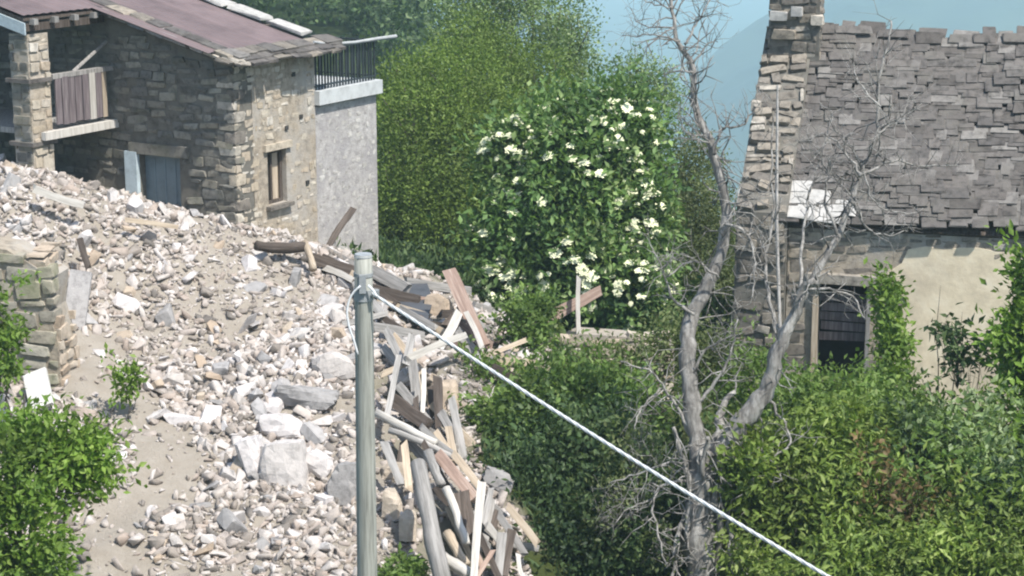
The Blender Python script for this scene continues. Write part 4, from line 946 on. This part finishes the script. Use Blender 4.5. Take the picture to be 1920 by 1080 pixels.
plant('leafy_tree', 'dense olive green tree right behind the terrace wall', 'tree', [(790, 330, 130, 190, 45), (745, 430, 80, 110, 44.3), (860, 230, 120, 150, 46.5), (850, 430, 110, 110, 45), (770, 200, 80, 110, 47), (920, 330, 90, 150, 46)], 80000, .1, 'leaf_olive', per=10, spread=.16, gap=.3, gs=.8, trunk=.16)
plant('leafy_tree', 'second olive green tree between dense tree and elder bush', 'tree', [(930, 190, 100, 130, 52), (1010, 200, 90, 120, 52), (990, 330, 100, 120, 51), (880, 110, 80, 90, 53)], 42000, .1, 'leaf_olive', per=9, spread=.18, gap=.34, trunk=.15)
plant('slender_tree', 'tall airy light green tree with haze showing through its crown', 'tree', [(960, 60, 110, 90, 56), (890, 30, 80, 70, 57), (1040, 60, 75, 80, 55), (1000, -60, 120, 80, 56), (1080, 100, 45, 100, 54)], 22000, .12, 'leaf_light', per=8, spread=.24, gap=.44, gs=.8, trunk=.13)
plant('slender_tree', 'thin pale sapling rising above the elder bush', 'tree', [(1190, 150, 60, 50, 44), (1235, 185, 50, 60, 44), (1160, 240, 60, 70, 44)], 7000, .09, 'leaf_light', per=7, spread=.16, gap=.4, trunk=.07)
plant('leafy_tree', 'dull yellow green tree behind the bare dead tree', 'tree', [(1285, 330, 75, 90, 45), (1320, 440, 80, 110, 44), (1250, 470, 70, 110, 44), (1340, 540, 70, 70, 43)], 34000, .085, 'leaf_dry', per=9, spread=.14, gap=.28, trunk=.12)
el, elb = plant('elder_bush', 'big elder bush covered in creamy white flower heads', 'bush', [(1070, 350, 150, 130, 37), (985, 300, 90, 80, 37), (1150, 270, 85, 100, 37), (960, 440, 80, 100, 36.8), (1180, 430, 75, 120, 36.8), (1070, 500, 120, 100, 36.4), (1180, 545, 95, 75, 36.0), (950, 540, 60, 60, 36.3), (1060, 240, 80, 60, 37.4)], 34000, .17, 'leaf_elder', per=8, spread=.2, gap=.45, gs=.7, sprays=200, shell=.3, trunk=.1)
# flower heads: flat clusters of small florets
fv, ff = [], []
for i in range(26):
    r, th = .5 * math.sqrt((i + .5) / 26), i * 2.4; c = np.array([r * math.cos(th), r * math.sin(th), .12 * (1 - 4 * r * r) + random.uniform(-.05, .05)]); k = .13
    n0 = len(fv); fv += [c + [k, 0, 0], c + [0, k, .02], c - [k, 0, 0], c - [0, k, -.02]]; ff.append((n0, n0 + 1, n0 + 2, n0 + 3))
fme = mesh_data('flower_head', fv, ff, M['flower'])
nf = 0
while nf < 240:
    c, r = random.choice(elb); d = nrm(rng.normal(size=3) + np.array([.25, -.9, .45]))
    if d[1] > .1 or (d[2] < .1 and random.random() < .6): continue
    p = c + d * r * random.uniform(.97, 1.1); s_ = random.uniform(.1, .24)
    if any(np.sum(((p - c2) / r2) ** 2) < .8 for c2, r2 in elb): continue
    N_ = nrm(d * .6 + np.array([0, -.35, .8]) + rng.normal(0, .2, 3)); X_ = nrm(np.cross(N_, [0.3, 1, 0.1])); inst('flower_head', fme, frame(p, X_, np.cross(N_, X_), N_, (s_, s_, s_)), el); nf += 1

SH = 'bush'
plant('bush', 'deep green bush filling the hollow below the timber pile', SH, [(1060, 850, 100, 80, 28.2), (1120, 900, 110, 120, 27.5), (1000, 930, 100, 90, 27.2)], 15000, .115, 'leaf_dark', per=8, spread=.15, gap=.42, shell=.3, gs=.7, trunk=.05)
plant('bush', 'fresh mid green bush between tan plank and dark hollow', SH, [(940, 785, 75, 70, 28.6), (1020, 770, 80, 60, 28.8), (1100, 760, 90, 70, 28.9), (1180, 780, 70, 60, 28.6)], 11000, .12, 'leaf_mid', per=8, spread=.15, gap=.42, shell=.3, gs=.6, trunk=.04)
plant('bush', 'thin twiggy bush with few leaves below the fork', SH, [(1200, 850, 60, 60, 26.4), (1150, 960, 60, 70, 25.8), (1240, 1020, 40, 60, 25.4)], 1300, .09, 'leaf_dry', per=6, spread=.15, gap=.4, trunk=.03, limbs=50, trunkmat='dead')
plant('bush', 'dark bush around the foot of the dead tree trunk', SH, [(1180, 1000, 110, 110, 26.4), (1270, 980, 50, 110, 26.8), (1080, 1030, 90, 80, 26.2)], 9300, .11, 'leaf_dark', per=8, spread=.15, gap=0.49, gs=.7, trunk=.05)
plant('bush', 'fresh green bush hugging the wide tan plank', SH, [(895, 715, 50, 40, 29.8), (960, 735, 60, 35, 30), (985, 625, 38, 40, 31.5), (1000, 590, 36, 34, 32.5)], 4960, .11, 'leaf_mid', per=8, spread=.1, gap=0.40, trunk=.03)
plant('bush', 'sparse grey green bush in front of the low tumbled wall', SH, [(1170, 700, 90, 50, 31), (1260, 670, 60, 80, 31.5), (1340, 700, 55, 70, 31), (1090, 705, 60, 35, 31)], 5580, .095, 'leaf_dry', per=7, spread=.15, gap=0.58, trunk=.03)
plant('bush', 'mid green bush below the cottage door opening', SH, [(1570, 770, 90, 55, 29.5), (1500, 790, 80, 75, 29), (1420, 745, 60, 80, 30), (1640, 780, 80, 60, 29)], 12400, .11, 'leaf_mid', per=8, spread=.14, gap=0.45, gs=.7, trunk=.04)
plant('bush', 'wide bright yellow green bush right of the dead tree', SH, [(1480, 930, 120, 120, 26), (1580, 880, 120, 110, 26.3), (1450, 1040, 110, 90, 25.3), (1600, 1010, 130, 110, 25.4)], 22320, .14, 'leaf_yell', wide=.36, droop=.5, per=9, spread=.15, gap=0.43, gs=.7, shell=.3, trunk=.05)
plant('bush', 'green bush below the plaster wall of the cottage', SH, [(1720, 870, 110, 90, 27), (1820, 910, 100, 100, 26.4), (1700, 800, 70, 45, 28), (1750, 970, 110, 110, 25.6)], 17360, .135, 'leaf_mid', wide=.4, droop=.5, per=9, spread=.15, gap=0.45, gs=.7, shell=.3, trunk=.05)
plant('bush', 'tall bright green bush hiding the end of the plaster wall', SH, [(1940, 650, 55, 80, 27), (1945, 530, 35, 60, 27.3), (1930, 810, 80, 80, 26.6)], 8680, .14, 'leaf_bright', per=7, spread=.14, gap=0.45, trunk=.05)
plant('bush', 'thin shoots with dark leaves in front of the plaster wall', SH, [(1800, 650, 36, 30, 28), (1765, 612, 26, 14, 28), (1830, 700, 36, 30, 28)], 330, .15, 'leaf_dark', per=6, spread=.12, gap=0.51, trunk=.025)
plant('bush', 'slim leafy shoot growing up beside the cottage door', SH, [(1662, 555, 22, 46, 31.2), (1676, 640, 26, 50, 31), (1668, 720, 40, 45, 30.6)], 2232, .125, 'leaf_bright', per=7, spread=.1, gap=0.43, trunk=.025)
plant('bush', 'low yellow green bush with pale dry stalks', SH, [(1700, 1060, 130, 80, 24.4), (1850, 1040, 120, 100, 24.4), (1560, 1090, 110, 60, 24)], 11780, .135, 'leaf_yell', wide=.36, droop=.5, per=9, spread=.15, gap=0.45, gs=.7, trunk=.04)
plant('bush', 'lush bright green bush in front of the dusty strip', SH, [(50, 900, 80, 100, 22.6), (150, 865, 52, 60, 22.9), (40, 1020, 90, 100, 22.2), (50, 810, 36, 44, 23), (10, 920, 60, 90, 22.2)], 8060, .115, 'leaf_bright', per=7, spread=.12, gap=0.53, gs=.4, shell=.3, trunk=.04)
plant('bush', 'green shoots growing over the mossy wall stub', SH, [(0, 600, 40, 55, 26.8), (8, 680, 26, 40, 26.6)], 1240, .11, 'leaf_bright', per=7, spread=.08, gap=0.43, trunk=.02)
plant('seedling', 'single small green seedling on bare rubble', 'plant', [(236, 722, 24, 32, 27.4), (246, 702, 15, 16, 27.4)], 322, .11, 'leaf_bright', per=6, spread=.06, gap=0.33, trunk=.012, limbs=4)
plant('weed_tuft', 'weeds at the base of the utility pole', 'plant', [(755, 1075, 40, 28, 24.2), (715, 1088, 30, 18, 24.1)], 930, .1, 'leaf_mid', per=6, spread=.08, gap=0.38, trunk=.012, limbs=4)

plant('bush', 'leggy half dry bush with brown leaves among green ones', SH, [(1685, 960, 55, 60, 24.9), (1640, 900, 45, 50, 25.6)], 1500, .12, 'leaf_brown', per=6, spread=.16, gap=.4, trunk=.03, limbs=30, trunkmat='dead')
plant('bush', 'pale silvery leaved bush in front of the tall bright bush', SH, [(1810, 830, 60, 60, 25.8), (1860, 900, 50, 50, 25.5), (1840, 790, 36, 34, 26.2)], 2200, .13, 'leaf_light', per=6, spread=.18, gap=.45, trunk=.03, limbs=20)
plant('bush', 'dark leaved bush in the gap beside the pale bush', SH, [(1740, 850, 60, 60, 26.0), (1900, 960, 60, 80, 24.8)], 5000, .12, 'leaf_dark', per=7, spread=.16, gap=.4, trunk=.03)
plant('bush', 'small lime green bush touching the dead tree fork', SH, [(1400, 880, 40, 45, 25.2), (1440, 850, 50, 40, 25.6)], 2600, .12, 'leaf_yell', per=7, spread=.12, gap=.35, trunk=.025)
# ground cover where no rubble lies
n = 90000; x = rng.uniform(-13, 15, n); y = rng.uniform(19, 52, n); k = (foot_dist(x, y) < -.15) & ~((np.abs((x - C0[0]) + 3) < 4) & (y > 33) & (y < 40) & (x < -3.0)); x, y = x[k], y[k]
z = chunk_ground(x, y); n = len(x); c = np.stack([x, y, z + rng.uniform(0, .35, n) * (.4 + vnoise(x, y, 1.3, 8))], 1)
a_ = unit(rng.normal(0, .6, (n, 3)) + np.array([0, 0, .9])); V, F = leaf_quads(c, a_, unit(rng.normal(size=(n, 3))), rng.uniform(.1, .24, n), rng.uniform(.03, .09, n))
o = mk('undergrowth', V, F, M['leaf_dark'], rnd=np.repeat(rng.uniform(size=n), 2)); setp(o, 'low weeds and grass covering the ground between bushes', 'undergrowth', kind='stuff')
# wood on the rise beyond the house
bl_ = []
for _ in range(150):
    yy = rng.uniform(85, 185); xx = yy * rng.uniform(-.36, -.045); h_ = rng.uniform(8, 15); zz = gz1(xx, yy); r_ = rng.uniform(2.2, 3.8)
    bl_ += [(np.array([xx, yy, zz + h_ * .6]), np.array([r_, r_, h_ * .42])), (np.array([xx + rng.normal(0, r_ * .5), yy - 1, zz + h_ * .4]), np.array([r_ * .8, r_ * .8, h_ * .3]))]
V, F, rv, tw = crown_leaves(bl_, 170000, .34, wide=.7, per=10, spread=.4, gap=.25, gs=1.6, shell=.25)
o = mk('woodland', V, F, M['leaf_dark'], rnd=rv); setp(o, 'dark wooded hillside beyond the stone house', 'woodland', kind='stuff')

# ------------------------------------------------------------------ air
hz = MB(); hz.box((0, 3900, -120), VX, np.array([0, 1., 0]), UP, (15000, 11000, 480))
hm = bpy.data.materials.new('haze_air'); hm.use_nodes = True; t = hm.node_tree; t.nodes.clear()
pv = t.nodes.new('ShaderNodeVolumePrincipled'); pv.inputs['Color'].default_value = (.62, .86, .98, 1); pv.inputs['Density'].default_value = .0007; pv.inputs['Anisotropy'].default_value = 0.0
oo = t.nodes.new('ShaderNodeOutputMaterial'); t.links.new(pv.outputs[0], oo.inputs['Volume'])
o = hz.build('haze', hm); setp(o, 'thin blue valley haze', 'haze', kind='stuff')
